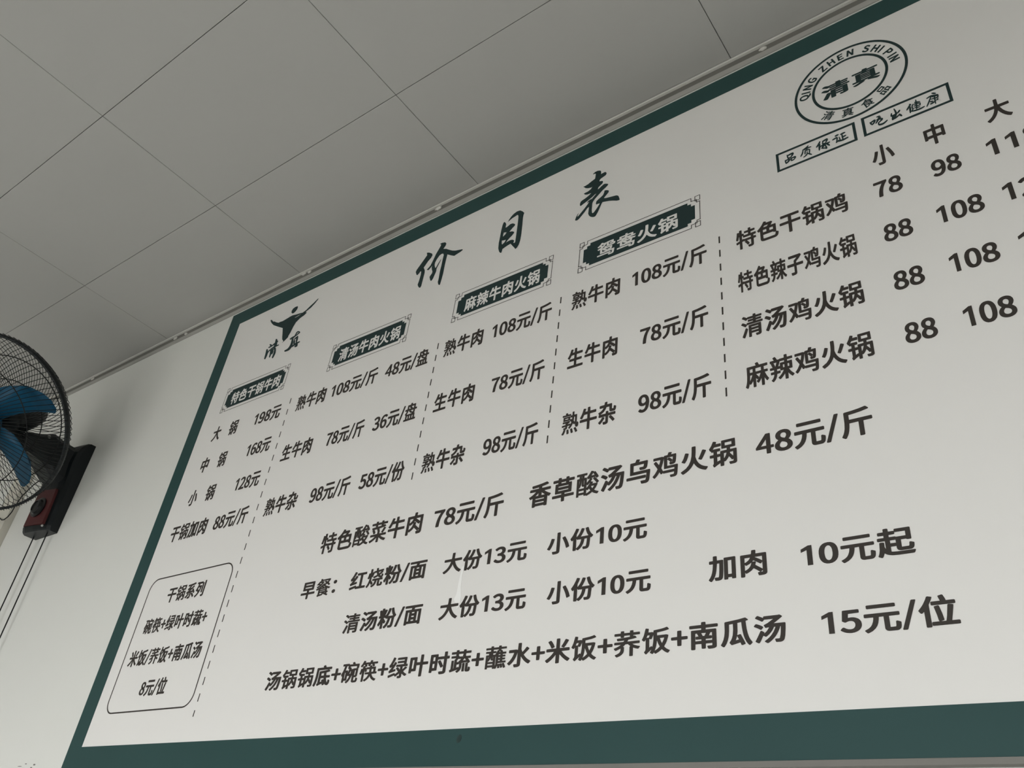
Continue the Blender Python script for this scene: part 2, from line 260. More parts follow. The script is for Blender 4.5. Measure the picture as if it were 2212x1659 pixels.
    '鸳': (1000, [[27, 665, 105, 715, 153, 754, 194, 799, 228, 849, 241, 855, 272, 853, 331, 840, 336, 830, 321, 802, 325, 796, 466, 797, 516, 784, 521, 805, 535, 813, 866, 813, 880, 808, 885, 796, 884, 665, 912, 662, 969, 640, 979, 630, 970, 565, 950, 529, 922, 511, 875, 502, 622, 502, 582, 508, 544, 525, 510, 477, 519, 473, 803, 472, 819, 465, 820, 430, 808, 324, 795, 287, 782, 269, 759, 255, 725, 247, 644, 247, 597, 253, 578, 283, 547, 243, 922, 241, 936, 237, 941, 227, 939, 196, 926, 55, 913, -13, 891, -55, 853, -79, 813, -86, 650, -84, 637, -76, 617, -23, 619, -13, 635, -7, 750, -12, 791, -8, 808, 40, 819, 133, 816, 155, 200, 155, 182, 162, 178, 443, 172, 447, 97, 426, 75, 427, 66, 434, 34, 499, 47, 510, 160, 540, 222, 567, 233, 577, 160, 634, 102, 602, 78, 602, 28, 654], [33, 33, 33, 93, 38, 100, 50, 105, 728, 105, 741, 103, 748, 93, 748, 33, 744, 26, 732, 21, 53, 21, 41, 24], [487, 243, 457, 267, 332, 343, 328, 358, 353, 387, 292, 387, 293, 243], [433, 387, 569, 304, 588, 319, 687, 318, 695, 333, 703, 383, 694, 390], [251, 474, 382, 474, 428, 547, 441, 556, 460, 556, 528, 539, 519, 583, 517, 755, 478, 674, 424, 599, 360, 539], [870, 599, 872, 637, 822, 616, 691, 616, 683, 624, 668, 668, 671, 680, 685, 686, 769, 686, 772, 730, 760, 735, 641, 735, 632, 730, 632, 596, 638, 585, 669, 580, 841, 580, 860, 584], [378, 715, 257, 716, 225, 683, 247, 678, 316, 635, 349, 668]]),
    '鸯': (1000, [[28, 618, 44, 627, 141, 629, 143, 758, 150, 770, 444, 773, 448, 840, 463, 852, 553, 848, 560, 837, 560, 777, 566, 773, 838, 772, 852, 768, 856, 758, 858, 630, 966, 623, 972, 612, 970, 552, 953, 544, 690, 543, 722, 524, 791, 498, 891, 473, 975, 459, 987, 449, 947, 387, 935, 378, 815, 396, 801, 299, 792, 268, 773, 243, 740, 224, 922, 221, 940, 212, 923, 18, 914, -20, 894, -57, 869, -76, 828, -87, 663, -87, 644, -76, 624, -17, 627, -7, 641, 1, 735, -7, 785, -7, 799, -1, 814, 52, 819, 134, 200, 135, 183, 140, 178, 152, 178, 393, 172, 396, 91, 375, 72, 375, 63, 380, 20, 433, 18, 443, 32, 454, 222, 508, 296, 543, 41, 545, 27, 555], [30, 77, 35, 87, 50, 91, 728, 91, 745, 80, 746, 18, 741, 8, 725, 4, 47, 4, 31, 15], [498, 224, 460, 254, 338, 327, 337, 340, 355, 365, 296, 365, 296, 224], [553, 224, 595, 224, 582, 257], [455, 365, 569, 294, 591, 302, 685, 300, 692, 308, 700, 358, 691, 366], [331, 452, 400, 451, 439, 512], [660, 452, 585, 499, 532, 543, 478, 544, 466, 537, 552, 505, 553, 493, 528, 450], [440, 687, 432, 691, 257, 690, 255, 630, 410, 628, 426, 649], [539, 630, 738, 627, 742, 633, 742, 687, 735, 691, 560, 691]]),
    '熟': (1000, [[47, -57, 44, -42, 101, 30, 154, 133, 143, 146, 123, 205, 141, 215, 232, 215, 236, 221, 236, 255, 228, 261, 47, 252, 36, 265, 33, 324, 47, 333, 232, 343, 236, 349, 238, 389, 260, 402, 75, 407, 66, 421, 69, 474, 85, 480, 453, 484, 497, 448, 502, 440, 499, 430, 441, 394, 354, 352, 510, 356, 523, 346, 525, 312, 548, 343, 576, 408, 483, 480, 482, 499, 100, 500, 93, 512, 95, 674, 113, 682, 478, 680, 489, 668, 491, 510, 519, 543, 532, 549, 553, 547, 600, 520, 607, 602, 600, 611, 519, 612, 503, 618, 503, 696, 497, 699, 44, 700, 32, 712, 35, 771, 50, 777, 228, 777, 231, 787, 212, 824, 216, 835, 282, 856, 307, 857, 323, 846, 360, 779, 522, 776, 534, 765, 532, 702, 603, 701, 608, 708, 610, 844, 625, 852, 700, 852, 713, 847, 717, 840, 719, 702, 869, 701, 884, 693, 886, 408, 897, 280, 902, 349, 913, 360, 941, 358, 992, 308, 983, 208, 973, 177, 960, 157, 935, 141, 910, 137, 888, 138, 842, 152, 806, 199, 782, 306, 755, 277, 728, 275, 669, 330, 625, 258, 588, 212, 544, 167, 488, 128, 463, 131, 408, 187, 491, 264, 499, 277, 353, 269, 349, 262, 348, 193, 334, 162, 291, 141, 206, 133, 257, 117, 264, 102, 215, 2, 157, -76, 144, -86, 122, -88], [737, 112, 813, 138, 844, 133, 925, 13, 952, -38, 955, -57, 875, -86, 844, -82, 797, 7, 737, 99], [328, 107, 400, 116, 422, 115, 433, 108, 455, -10, 458, -60, 453, -70, 375, -84, 353, -83, 341, -76, 321, 93], [532, 107, 607, 124, 628, 123, 640, 118, 688, -1, 701, -51, 697, -63, 616, -82, 586, -76, 529, 96], [775, 379, 772, 605, 766, 611, 722, 611, 718, 605, 716, 537, 703, 443], [380, 605, 372, 610, 207, 610, 201, 605, 200, 574, 210, 568, 375, 568, 380, 574]]),
    '生': (1000, [[978, -58, 966, -67, 944, -71, 57, -71, 38, -67, 25, -58, 23, 30, 44, 47, 422, 49, 430, 55, 428, 255, 163, 257, 140, 265, 132, 283, 132, 355, 150, 373, 428, 377, 428, 547, 250, 548, 175, 428, 147, 394, 128, 386, 97, 391, 23, 446, 25, 465, 98, 565, 132, 627, 164, 702, 205, 827, 215, 840, 250, 847, 328, 829, 344, 818, 346, 793, 307, 677, 310, 670, 428, 671, 432, 847, 441, 857, 460, 863, 541, 863, 563, 857, 573, 843, 576, 671, 903, 669, 932, 656, 934, 568, 913, 551, 575, 546, 576, 377, 878, 373, 891, 367, 898, 355, 899, 283, 891, 266, 869, 257, 576, 255, 574, 55, 582, 49, 960, 47, 981, 30]]),
    '杂': (1000, [[322, -99, 300, -82, 274, -1, 285, 12, 303, 17, 422, 18, 423, 240, 72, 243, 50, 248, 38, 265, 38, 340, 47, 352, 64, 362, 16, 433, 15, 446, 32, 462, 116, 488, 169, 512, 213, 539, 254, 574, 289, 621, 285, 627, 103, 627, 82, 633, 69, 649, 69, 724, 76, 737, 100, 746, 335, 747, 352, 840, 360, 853, 385, 863, 466, 863, 485, 856, 494, 843, 483, 752, 488, 746, 722, 746, 751, 733, 755, 721, 755, 512, 760, 506, 844, 508, 852, 599, 869, 616, 900, 616, 976, 583, 985, 568, 981, 515, 972, 465, 957, 430, 931, 405, 891, 390, 725, 388, 669, 399, 637, 421, 618, 462, 613, 625, 453, 627, 447, 624, 426, 580, 393, 530, 332, 468, 272, 426, 197, 390, 122, 362, 419, 360, 424, 368, 424, 433, 433, 446, 453, 454, 538, 454, 557, 447, 566, 437, 568, 365, 572, 360, 925, 360, 944, 356, 959, 340, 960, 265, 950, 250, 928, 243, 572, 243, 568, 233, 567, -13, 554, -54, 528, -77, 482, -94, 422, -101], [369, 196, 368, 177, 298, 87, 225, 16, 147, -44, 125, -49, 103, -44, 34, 18, 32, 30, 38, 42, 157, 130, 244, 230, 272, 234, 350, 210], [607, 187, 616, 197, 685, 234, 703, 237, 722, 231, 796, 168, 882, 83, 925, 32, 927, 12, 850, -36, 828, -40, 810, -34, 725, 59, 610, 166]]),
    '元': (1000, [[29, 490, 41, 501, 63, 505, 941, 505, 963, 500, 975, 483, 975, 408, 972, 399, 960, 389, 941, 385, 700, 385, 694, 383, 692, 374, 695, 37, 713, 32, 835, 34, 843, 49, 849, 77, 856, 196, 872, 210, 897, 212, 975, 177, 990, 162, 986, 74, 976, 18, 961, -26, 925, -64, 891, -80, 850, -85, 653, -84, 613, -73, 586, -57, 561, -26, 552, 8, 550, 380, 544, 385, 432, 385, 424, 380, 415, 302, 391, 196, 357, 112, 304, 33, 219, -42, 116, -95, 94, -99, 75, -95, 19, -29, 18, -10, 28, 0, 122, 49, 178, 97, 217, 152, 254, 243, 272, 327, 277, 380, 269, 385, 60, 385, 41, 390, 27, 405], [115, 687, 115, 768, 125, 778, 144, 785, 857, 785, 878, 778, 889, 765, 888, 683, 878, 673, 860, 666, 147, 666, 125, 673]]),
    '斤': (1000, [[28, -53, 23, -32, 73, 58, 102, 137, 124, 233, 141, 421, 141, 752, 145, 765, 175, 779, 391, 793, 616, 820, 791, 855, 819, 847, 888, 778, 888, 762, 872, 748, 678, 707, 478, 682, 291, 668, 286, 662, 286, 512, 291, 504, 932, 504, 950, 500, 963, 490, 966, 402, 950, 386, 932, 382, 707, 382, 697, 377, 697, -70, 692, -85, 666, -96, 585, -96, 566, -91, 553, -79, 552, 374, 544, 382, 285, 380, 270, 243, 251, 140, 229, 62, 207, 6, 160, -82, 141, -102, 110, -106]]),
    '盘': (1000, [[979, -60, 950, -70, 47, -70, 22, -61, 19, 12, 24, 24, 41, 32, 125, 32, 131, 37, 130, 240, 104, 252, 51, 302, 48, 315, 116, 377, 150, 426, 166, 462, 160, 466, 47, 466, 32, 472, 24, 483, 24, 552, 32, 562, 47, 568, 184, 571, 186, 765, 191, 774, 210, 782, 407, 782, 438, 855, 450, 865, 466, 868, 553, 851, 569, 843, 572, 830, 553, 783, 819, 782, 838, 774, 842, 765, 843, 571, 960, 568, 975, 562, 983, 552, 983, 483, 978, 474, 963, 467, 844, 464, 839, 330, 825, 305, 791, 280, 850, 278, 869, 268, 871, 37, 878, 32, 960, 32, 977, 24, 982, 12], [257, 33, 335, 34, 336, 174, 332, 183, 256, 180], [538, 33, 539, 180, 463, 183, 458, 174, 460, 34], [663, 33, 738, 32, 744, 37, 741, 182, 662, 180], [614, 283, 597, 332, 591, 332, 569, 308, 538, 306, 453, 365, 370, 415, 365, 430, 388, 465, 310, 466, 299, 462, 279, 399, 257, 356, 197, 280, 603, 279], [487, 465, 582, 402, 616, 371, 707, 369, 714, 374, 714, 458, 710, 466], [482, 571, 375, 638, 373, 655, 393, 680, 391, 686, 315, 683, 316, 569], [496, 683, 607, 607, 611, 593, 599, 574, 600, 569, 714, 571, 714, 677, 710, 686]]),
    '份': (1000, [[138, -97, 128, -79, 128, 368, 122, 370, 91, 342, 75, 340, 57, 345, 43, 358, 3, 427, 0, 440, 89, 558, 129, 624, 195, 758, 228, 846, 241, 856, 266, 860, 350, 834, 363, 818, 332, 728, 270, 596, 272, 475, 304, 502, 342, 546, 386, 612, 420, 677, 476, 827, 488, 835, 510, 838, 588, 820, 607, 808, 607, 783, 567, 668, 510, 552, 462, 477, 469, 471, 794, 473, 744, 552, 709, 624, 678, 708, 654, 802, 658, 818, 678, 830, 750, 844, 778, 837, 788, 824, 835, 677, 868, 612, 907, 555, 947, 509, 998, 465, 1005, 452, 1002, 440, 944, 371, 919, 363, 888, 377, 883, 374, 861, 77, 848, 8, 826, -45, 785, -81, 732, -96, 607, -96, 588, -90, 578, -79, 557, -10, 560, 7, 588, 21, 697, 18, 714, 62, 724, 121, 741, 352, 635, 355, 627, 349, 614, 268, 589, 174, 555, 93, 510, 21, 449, -45, 382, -95, 360, -104, 328, -95, 272, -38, 268, -85, 257, -99, 238, -104, 163, -104], [272, -14, 341, 33, 366, 58, 425, 140, 454, 208, 470, 268, 485, 346, 482, 355, 394, 355, 366, 367, 347, 357, 325, 354, 306, 362, 275, 403, 270, 402]]),
    '大': (1000, [[13, -26, 12, -10, 22, 2, 140, 68, 219, 131, 285, 208, 339, 299, 376, 390, 390, 446, 382, 452, 47, 455, 35, 462, 29, 474, 30, 562, 41, 572, 60, 577, 413, 578, 424, 658, 429, 840, 438, 856, 460, 863, 544, 863, 563, 858, 574, 846, 566, 578, 944, 577, 963, 572, 973, 562, 975, 471, 953, 454, 610, 449, 637, 374, 683, 283, 747, 190, 814, 118, 882, 64, 988, 2, 989, -17, 925, -95, 900, -101, 875, -93, 786, -42, 703, 26, 622, 118, 566, 199, 507, 313, 460, 218, 400, 125, 328, 43, 235, -33, 128, -92, 100, -101, 73, -92]]),
    '中': (1000, [[932, 671, 933, 183, 922, 173, 903, 168, 822, 168, 804, 174, 794, 183, 792, 218, 788, 224, 572, 222, 571, -79, 560, -96, 538, -102, 457, -102, 438, -97, 427, -85, 422, 223, 210, 224, 204, 218, 202, 180, 185, 166, 94, 163, 66, 177, 63, 662, 75, 679, 97, 685, 422, 686, 428, 849, 453, 863, 535, 863, 560, 857, 570, 843, 572, 687, 903, 685], [424, 349, 422, 564, 205, 562, 207, 347], [791, 348, 791, 563, 572, 563, 572, 348]]),
    '小': (1000, [[550, 849, 571, 840, 578, 824, 578, 18, 573, -26, 563, -48, 544, -69, 500, -90, 416, -102, 288, -102, 269, -88, 239, -10, 238, 2, 245, 12, 269, 21, 416, 19, 431, 27, 432, 830, 441, 842, 460, 849], [685, 589, 772, 621, 794, 618, 810, 605, 886, 471, 963, 305, 1008, 165, 1009, 149, 1000, 138, 903, 98, 878, 102, 863, 115, 827, 240, 789, 337, 717, 487, 675, 562, 674, 577], [310, 593, 318, 583, 318, 568, 277, 415, 217, 265, 166, 174, 132, 126, 107, 115, 82, 120, 10, 160, 0, 171, -1, 183, 45, 249, 102, 365, 136, 462, 172, 601, 188, 612, 207, 615]]),
    '加': (1000, [[191, 850, 272, 850, 299, 837, 303, 675, 494, 674, 512, 668, 523, 655, 516, 283, 502, 62, 491, 5, 477, -29, 448, -60, 427, -73, 363, -87, 288, -87, 247, -83, 227, -67, 205, 8, 209, 24, 238, 37, 344, 34, 355, 55, 364, 105, 377, 299, 383, 549, 375, 554, 300, 553, 276, 305, 256, 196, 227, 99, 174, -13, 113, -94, 82, -104, 59, -95, 0, -41, -4, -26, 51, 52, 67, 83, 92, 137, 120, 230, 142, 346, 158, 549, 150, 554, 50, 554, 30, 562, 21, 574, 21, 652, 32, 668, 50, 674, 160, 676, 163, 830, 172, 843], [932, 735, 944, 724, 946, 715, 945, -63, 935, -74, 916, -80, 832, -80, 816, -74, 806, -63, 805, -20, 800, -15, 685, -15, 677, -20, 676, -70, 663, -84, 638, -88, 572, -88, 553, -84, 541, -73, 539, -63, 541, 723, 553, 735, 572, 740, 910, 740], [800, 104, 805, 112, 805, 615, 797, 619, 682, 619, 677, 612, 677, 108, 685, 104]]),
    '鸡': (1000, [[906, -57, 875, -78, 832, -88, 713, -88, 688, -83, 679, -76, 659, -13, 661, -1, 682, 8, 800, 7, 814, 40, 819, 97, 425, 98, 406, 105, 397, 129, 352, 96, 328, 91, 307, 104, 266, 183, 199, 90, 131, 15, 94, -14, 75, -16, 57, -9, 6, 46, 3, 62, 71, 127, 107, 171, 159, 249, 192, 315, 46, 540, 43, 555, 103, 601, 119, 605, 138, 602, 152, 590, 247, 455, 273, 527, 297, 633, 291, 640, 38, 642, 24, 655, 27, 733, 47, 743, 363, 746, 432, 724, 437, 752, 453, 762, 569, 764, 603, 850, 628, 862, 707, 850, 732, 840, 733, 824, 705, 771, 707, 764, 875, 763, 894, 756, 899, 721, 885, 524, 874, 462, 856, 421, 832, 401, 797, 389, 713, 385, 663, 392, 656, 399, 640, 468, 650, 478, 680, 483, 619, 547, 560, 596, 558, 365, 566, 357, 932, 357, 954, 349, 958, 340, 958, 296, 942, 52, 926, -26], [828, 196, 830, 255, 825, 261, 460, 262, 438, 271, 432, 679, 391, 493, 333, 321, 403, 194, 428, 197], [702, 480, 747, 480, 759, 524], [558, 665, 560, 622, 610, 657, 641, 658, 688, 622, 763, 549, 772, 668, 566, 669]]),
    '子': (1000, [[275, -100, 262, -88, 230, -10, 229, 2, 238, 13, 260, 21, 378, 18, 425, 19, 432, 24, 432, 293, 38, 298, 18, 315, 19, 402, 32, 415, 50, 419, 428, 420, 433, 427, 433, 543, 437, 552, 560, 622, 631, 671, 141, 676, 125, 683, 118, 693, 119, 780, 132, 791, 150, 796, 788, 796, 816, 801, 841, 793, 902, 746, 904, 724, 849, 674, 744, 593, 578, 490, 576, 424, 585, 419, 963, 418, 978, 411, 986, 399, 984, 312, 972, 301, 953, 296, 578, 295, 575, -7, 560, -51, 528, -78, 469, -96, 328, -104]]),
    '酸': (1000, [[44, -82, 41, 618, 57, 630, 144, 632, 146, 715, 141, 724, 41, 724, 28, 729, 24, 740, 26, 805, 44, 813, 453, 813, 470, 808, 475, 796, 472, 730, 457, 724, 360, 724, 353, 715, 357, 631, 447, 630, 462, 621, 466, 413, 535, 480, 597, 562, 522, 551, 497, 553, 490, 562, 469, 637, 503, 661, 537, 699, 588, 768, 635, 843, 647, 850, 666, 850, 744, 825, 753, 812, 738, 782, 791, 807, 819, 804, 924, 655, 961, 590, 963, 575, 903, 537, 888, 532, 863, 539, 838, 583, 832, 586, 644, 568, 697, 543, 704, 530, 634, 433, 663, 432, 734, 405, 735, 396, 709, 346, 710, 339, 888, 338, 833, 412, 728, 527, 728, 537, 735, 543, 788, 579, 800, 580, 819, 572, 892, 499, 983, 393, 986, 383, 980, 374, 927, 337, 905, 330, 934, 312, 917, 262, 870, 171, 802, 83, 875, 36, 988, -7, 991, -21, 947, -81, 935, -88, 919, -88, 866, -71, 803, -42, 716, 11, 619, -45, 497, -93, 472, -90, 457, -72, 369, -72, 360, -63, 359, -23, 350, -20, 147, -20, 141, -26, 141, -76, 134, -85, 60, -88], [466, 0, 553, 33, 639, 83, 581, 168, 575, 168, 522, 123, 500, 125, 469, 151, 463, 149], [359, 71, 357, 145, 142, 143, 144, 67, 350, 66], [788, 252, 666, 254, 658, 249, 693, 190, 722, 156, 763, 205], [620, 418, 522, 321, 494, 321, 465, 346, 465, 215, 516, 261, 551, 302, 598, 371], [250, 541, 244, 537, 242, 437, 229, 371, 191, 296, 166, 268, 142, 258, 144, 228, 359, 230, 358, 293, 288, 299, 269, 310, 259, 327, 255, 355, 255, 533], [350, 541, 343, 540, 341, 530, 341, 371, 350, 363, 358, 365, 360, 374, 360, 533], [144, 389, 158, 455, 158, 537, 150, 541, 141, 533], [250, 630, 257, 643, 256, 718, 250, 724, 243, 721, 242, 712, 243, 637], [652, 665, 778, 673, 782, 677, 722, 761]]),
    '菜': (1000, [[966, 779, 969, 702, 957, 689, 733, 683, 735, 650, 800, 662, 833, 655, 894, 596, 897, 583, 888, 573, 772, 548, 508, 515, 548, 437, 567, 383, 568, 368, 558, 355, 564, 343, 566, 283, 947, 282, 969, 273, 972, 196, 968, 187, 953, 180, 663, 177, 719, 134, 785, 98, 853, 67, 985, 21, 988, 4, 935, -63, 919, -71, 900, -71, 766, -17, 666, 39, 569, 110, 564, 102, 563, -86, 541, -98, 447, -96, 433, -82, 433, 102, 428, 110, 313, 27, 222, -24, 97, -77, 78, -77, 63, -70, 10, -4, 13, 14, 141, 63, 207, 95, 278, 138, 329, 177, 50, 180, 36, 187, 32, 196, 35, 273, 57, 282, 428, 282, 433, 287, 433, 343, 441, 358, 420, 418, 387, 483, 388, 495, 397, 506, 228, 500, 225, 496, 292, 402, 319, 340, 307, 326, 241, 298, 219, 296, 200, 305, 163, 380, 110, 458, 116, 474, 160, 496, 103, 498, 86, 505, 65, 580, 72, 591, 94, 597, 279, 605, 268, 621, 267, 683, 47, 689, 38, 696, 35, 705, 35, 771, 39, 780, 60, 788, 263, 788, 267, 793, 269, 845, 294, 857, 372, 857, 388, 852, 397, 843, 397, 793, 403, 788, 597, 788, 603, 793, 604, 843, 612, 852, 628, 857, 703, 857, 730, 846, 735, 789, 944, 788], [907, 507, 909, 493, 895, 468, 775, 296, 760, 288, 744, 288, 670, 324, 669, 340, 732, 437, 785, 535, 800, 542, 819, 542], [603, 680, 594, 687, 400, 685, 396, 615, 403, 612, 597, 629, 603, 637]]),
    '香': (1000, [[831, -95, 810, -101, 728, -100, 708, -92, 698, -70, 691, -68, 316, -68, 304, -95, 278, -104, 203, -104, 176, -92, 172, -79, 172, 265, 163, 267, 100, 239, 72, 239, 58, 249, 9, 308, 6, 327, 19, 341, 97, 373, 197, 429, 257, 470, 310, 518, 41, 523, 24, 540, 24, 615, 35, 627, 57, 633, 422, 634, 427, 640, 427, 680, 416, 686, 228, 673, 144, 672, 125, 687, 105, 752, 113, 772, 141, 782, 344, 795, 550, 817, 775, 857, 802, 849, 863, 787, 866, 765, 847, 751, 713, 723, 578, 703, 571, 696, 571, 640, 575, 634, 944, 633, 966, 627, 976, 615, 977, 540, 960, 523, 695, 518, 744, 477, 803, 438, 888, 392, 985, 351, 997, 337, 994, 321, 935, 253, 910, 250, 850, 274, 843, 271, 842, -79], [311, 80, 311, 46, 319, 40, 691, 40, 700, 46, 700, 80, 694, 86, 319, 87], [311, 227, 311, 196, 319, 190, 691, 190, 700, 196, 700, 227, 694, 232, 319, 232], [293, 343, 425, 342, 425, 452], [723, 343, 572, 457, 572, 342]]),
    '草': (1000, [[33, 777, 60, 790, 253, 790, 258, 796, 260, 847, 272, 858, 294, 863, 366, 863, 388, 856, 397, 843, 397, 796, 403, 790, 597, 790, 602, 796, 602, 843, 613, 857, 632, 863, 707, 863, 725, 858, 738, 846, 740, 796, 744, 790, 941, 790, 966, 781, 974, 768, 974, 696, 960, 679, 941, 674, 747, 674, 740, 668, 741, 627, 835, 625, 853, 618, 862, 608, 861, 243, 850, 233, 832, 227, 572, 227, 568, 221, 568, 187, 575, 177, 960, 175, 979, 158, 977, 77, 966, 68, 947, 63, 572, 63, 568, 55, 567, -82, 553, -96, 532, -101, 457, -101, 438, -95, 429, -85, 427, 55, 422, 63, 57, 63, 33, 71, 24, 83, 24, 155, 28, 165, 42, 174, 422, 177, 427, 183, 427, 215, 426, 224, 419, 227, 169, 228, 151, 233, 141, 243, 140, 608, 150, 619, 169, 625, 256, 627, 258, 668, 250, 674, 63, 674, 41, 680, 29, 696, 29, 768], [277, 368, 277, 340, 285, 335, 713, 335, 722, 343, 722, 371, 716, 375, 285, 376], [277, 512, 278, 483, 285, 480, 713, 480, 722, 487, 722, 515, 716, 519, 285, 519], [602, 630, 602, 668, 597, 674, 407, 674, 397, 668, 397, 630, 403, 626, 594, 626]]),
    '乌': (1000, [[863, -77, 835, -89, 791, -98, 632, -96, 607, -80, 598, -42, 582, -7, 587, 12, 610, 22, 763, 18, 775, 24, 789, 68, 798, 130, 810, 262, 807, 285, 194, 285, 175, 289, 163, 299, 160, 733, 169, 752, 191, 760, 360, 761, 402, 855, 413, 865, 432, 869, 516, 857, 541, 843, 543, 827, 513, 765, 516, 760, 828, 760, 857, 746, 860, 733, 850, 633, 832, 524, 816, 483, 782, 448, 725, 430, 644, 429, 569, 433, 553, 439, 543, 452, 526, 515, 529, 530, 557, 543, 685, 540, 702, 596, 708, 640, 703, 646, 303, 646, 297, 637, 297, 408, 307, 401, 919, 401, 945, 393, 953, 380, 953, 318, 930, 52, 909, -26, 891, -53], [789, 127, 778, 112, 757, 105, 53, 106, 35, 112, 24, 124, 24, 196, 35, 211, 57, 218, 760, 217, 778, 212, 789, 199]]),
    '早': (1000, [[128, 808, 157, 816, 841, 816, 868, 808, 877, 793, 875, 371, 863, 360, 844, 355, 572, 355, 568, 349, 568, 258, 575, 254, 966, 253, 982, 246, 991, 233, 988, 147, 960, 134, 572, 133, 568, 124, 567, -85, 553, -99, 532, -104, 453, -104, 427, -88, 422, 132, 47, 133, 22, 142, 14, 155, 15, 233, 22, 245, 35, 251, 416, 254, 425, 258, 422, 354, 150, 355, 132, 361, 121, 371, 119, 790], [258, 474, 266, 469, 728, 470, 734, 474, 734, 527, 725, 532, 263, 532, 258, 527], [258, 696, 258, 649, 263, 643, 725, 643, 735, 649, 735, 696, 728, 702, 266, 702]]),
    '餐': (1000, [[869, -84, 857, -88, 835, -87, 738, -40, 557, 33, 551, 24, 545, -23, 532, -33, 291, -72, 222, -88, 203, -87, 193, -79, 166, -20, 171, -10, 198, 8, 209, 30, 211, 293, 200, 294, 103, 260, 78, 259, 69, 265, 25, 322, 25, 337, 203, 399, 291, 440, 403, 511, 488, 586, 513, 587, 557, 568, 624, 596, 627, 599, 622, 605, 521, 662, 522, 674, 569, 718, 597, 719, 716, 660, 738, 677, 776, 724, 538, 727, 519, 733, 353, 730, 349, 718, 353, 707, 441, 709, 492, 680, 494, 668, 449, 599, 394, 541, 328, 490, 261, 449, 178, 410, 107, 385, 85, 384, 74, 390, 37, 440, 38, 454, 135, 489, 191, 518, 138, 555, 94, 529, 69, 529, 22, 571, 18, 583, 110, 655, 177, 733, 191, 738, 238, 735, 240, 840, 247, 849, 338, 851, 348, 843, 349, 812, 353, 806, 519, 802, 538, 808, 866, 810, 922, 784, 922, 771, 890, 705, 857, 658, 811, 608, 932, 515, 929, 502, 888, 459, 872, 451, 850, 453, 725, 542, 623, 490, 678, 458, 757, 423, 878, 383, 972, 360, 987, 349, 986, 340, 944, 282, 932, 275, 907, 276, 800, 307, 796, 302, 797, 165, 835, 166, 895, 124, 891, 112, 798, 37, 912, -23, 910, -35], [509, 49, 463, 71, 462, 80, 473, 96, 472, 101, 338, 102, 329, 96, 332, 22], [631, 99, 697, 74, 727, 99], [680, 183, 679, 199, 672, 202, 338, 202, 332, 201, 328, 193, 330, 177, 338, 174, 672, 174], [680, 277, 678, 293, 672, 294, 338, 294, 328, 287, 329, 274, 338, 269, 672, 269], [366, 368, 441, 366, 447, 371, 419, 403], [649, 368, 503, 459, 469, 437, 510, 438, 522, 433, 578, 367], [342, 633, 225, 635, 204, 615, 275, 570, 319, 605]]),
    '红': (1000, [[21, -32, 5, 55, 13, 68, 32, 76, 388, 146, 409, 143, 423, 133, 435, 84, 607, 87, 608, 643, 600, 647, 422, 648, 403, 653, 391, 671, 391, 746, 400, 762, 425, 769, 935, 769, 953, 765, 966, 756, 969, 671, 957, 653, 938, 648, 763, 647, 755, 643, 755, 93, 763, 83, 957, 83, 978, 78, 991, 58, 991, -17, 982, -31, 957, -38, 410, -38, 391, -34, 379, -23, 377, 15, 372, 21, 63, -47, 38, -45], [250, 863, 341, 828, 352, 818, 353, 805, 301, 699, 207, 543, 258, 546, 317, 640, 341, 653, 357, 653, 378, 643, 438, 606, 447, 590, 443, 574, 377, 477, 254, 321, 260, 318, 394, 337, 419, 331, 431, 315, 434, 243, 424, 230, 407, 223, 150, 182, 75, 162, 53, 164, 33, 180, 9, 249, 10, 264, 59, 299, 88, 328, 162, 418, 110, 412, 63, 401, 38, 406, 25, 421, 3, 490, 3, 505, 44, 543, 102, 627, 155, 721, 213, 846, 228, 859]]),
    '烧': (1000, [[14, -29, 13, -13, 72, 63, 110, 140, 145, 262, 155, 321, 160, 433, 132, 365, 113, 354, 92, 355, 36, 380, 24, 396, 58, 499, 80, 643, 100, 654, 157, 648, 162, 652, 163, 830, 167, 843, 185, 850, 257, 851, 280, 840, 285, 600, 302, 668, 313, 681, 338, 685, 369, 674, 374, 699, 388, 708, 509, 724, 497, 833, 500, 843, 516, 851, 594, 852, 616, 843, 631, 746, 638, 734, 910, 762, 928, 760, 943, 752, 953, 676, 935, 664, 888, 655, 935, 634, 938, 615, 885, 558, 767, 471, 807, 441, 847, 429, 859, 452, 867, 515, 891, 527, 910, 524, 965, 493, 973, 483, 967, 427, 942, 365, 914, 340, 865, 324, 944, 322, 963, 315, 967, 305, 966, 233, 944, 223, 803, 222, 796, 215, 799, 15, 863, 15, 870, 46, 873, 102, 889, 115, 916, 113, 978, 87, 988, 78, 977, -17, 965, -45, 948, -63, 907, -80, 769, -82, 722, -74, 691, -56, 678, -35, 671, -7, 669, 215, 663, 222, 625, 221, 598, 93, 570, 33, 522, -22, 472, -58, 397, -92, 366, -97, 349, -88, 304, -26, 303, -13, 310, -6, 378, 23, 422, 52, 447, 78, 475, 127, 492, 193, 495, 218, 491, 222, 372, 223, 352, 230, 347, 240, 347, 302, 353, 316, 372, 322, 833, 324, 775, 338, 738, 354, 698, 380, 657, 417, 457, 351, 432, 348, 414, 355, 366, 418, 369, 435, 516, 476, 589, 505, 539, 618, 532, 622, 407, 610, 339, 433, 319, 423, 282, 427, 272, 274, 407, 110, 411, 99, 407, 87, 357, 35, 325, 30, 308, 40, 244, 130, 238, 133, 181, 12, 110, -79, 91, -87, 69, -83], [812, 649, 678, 638, 666, 635, 664, 630, 691, 571, 703, 559, 782, 614]]),
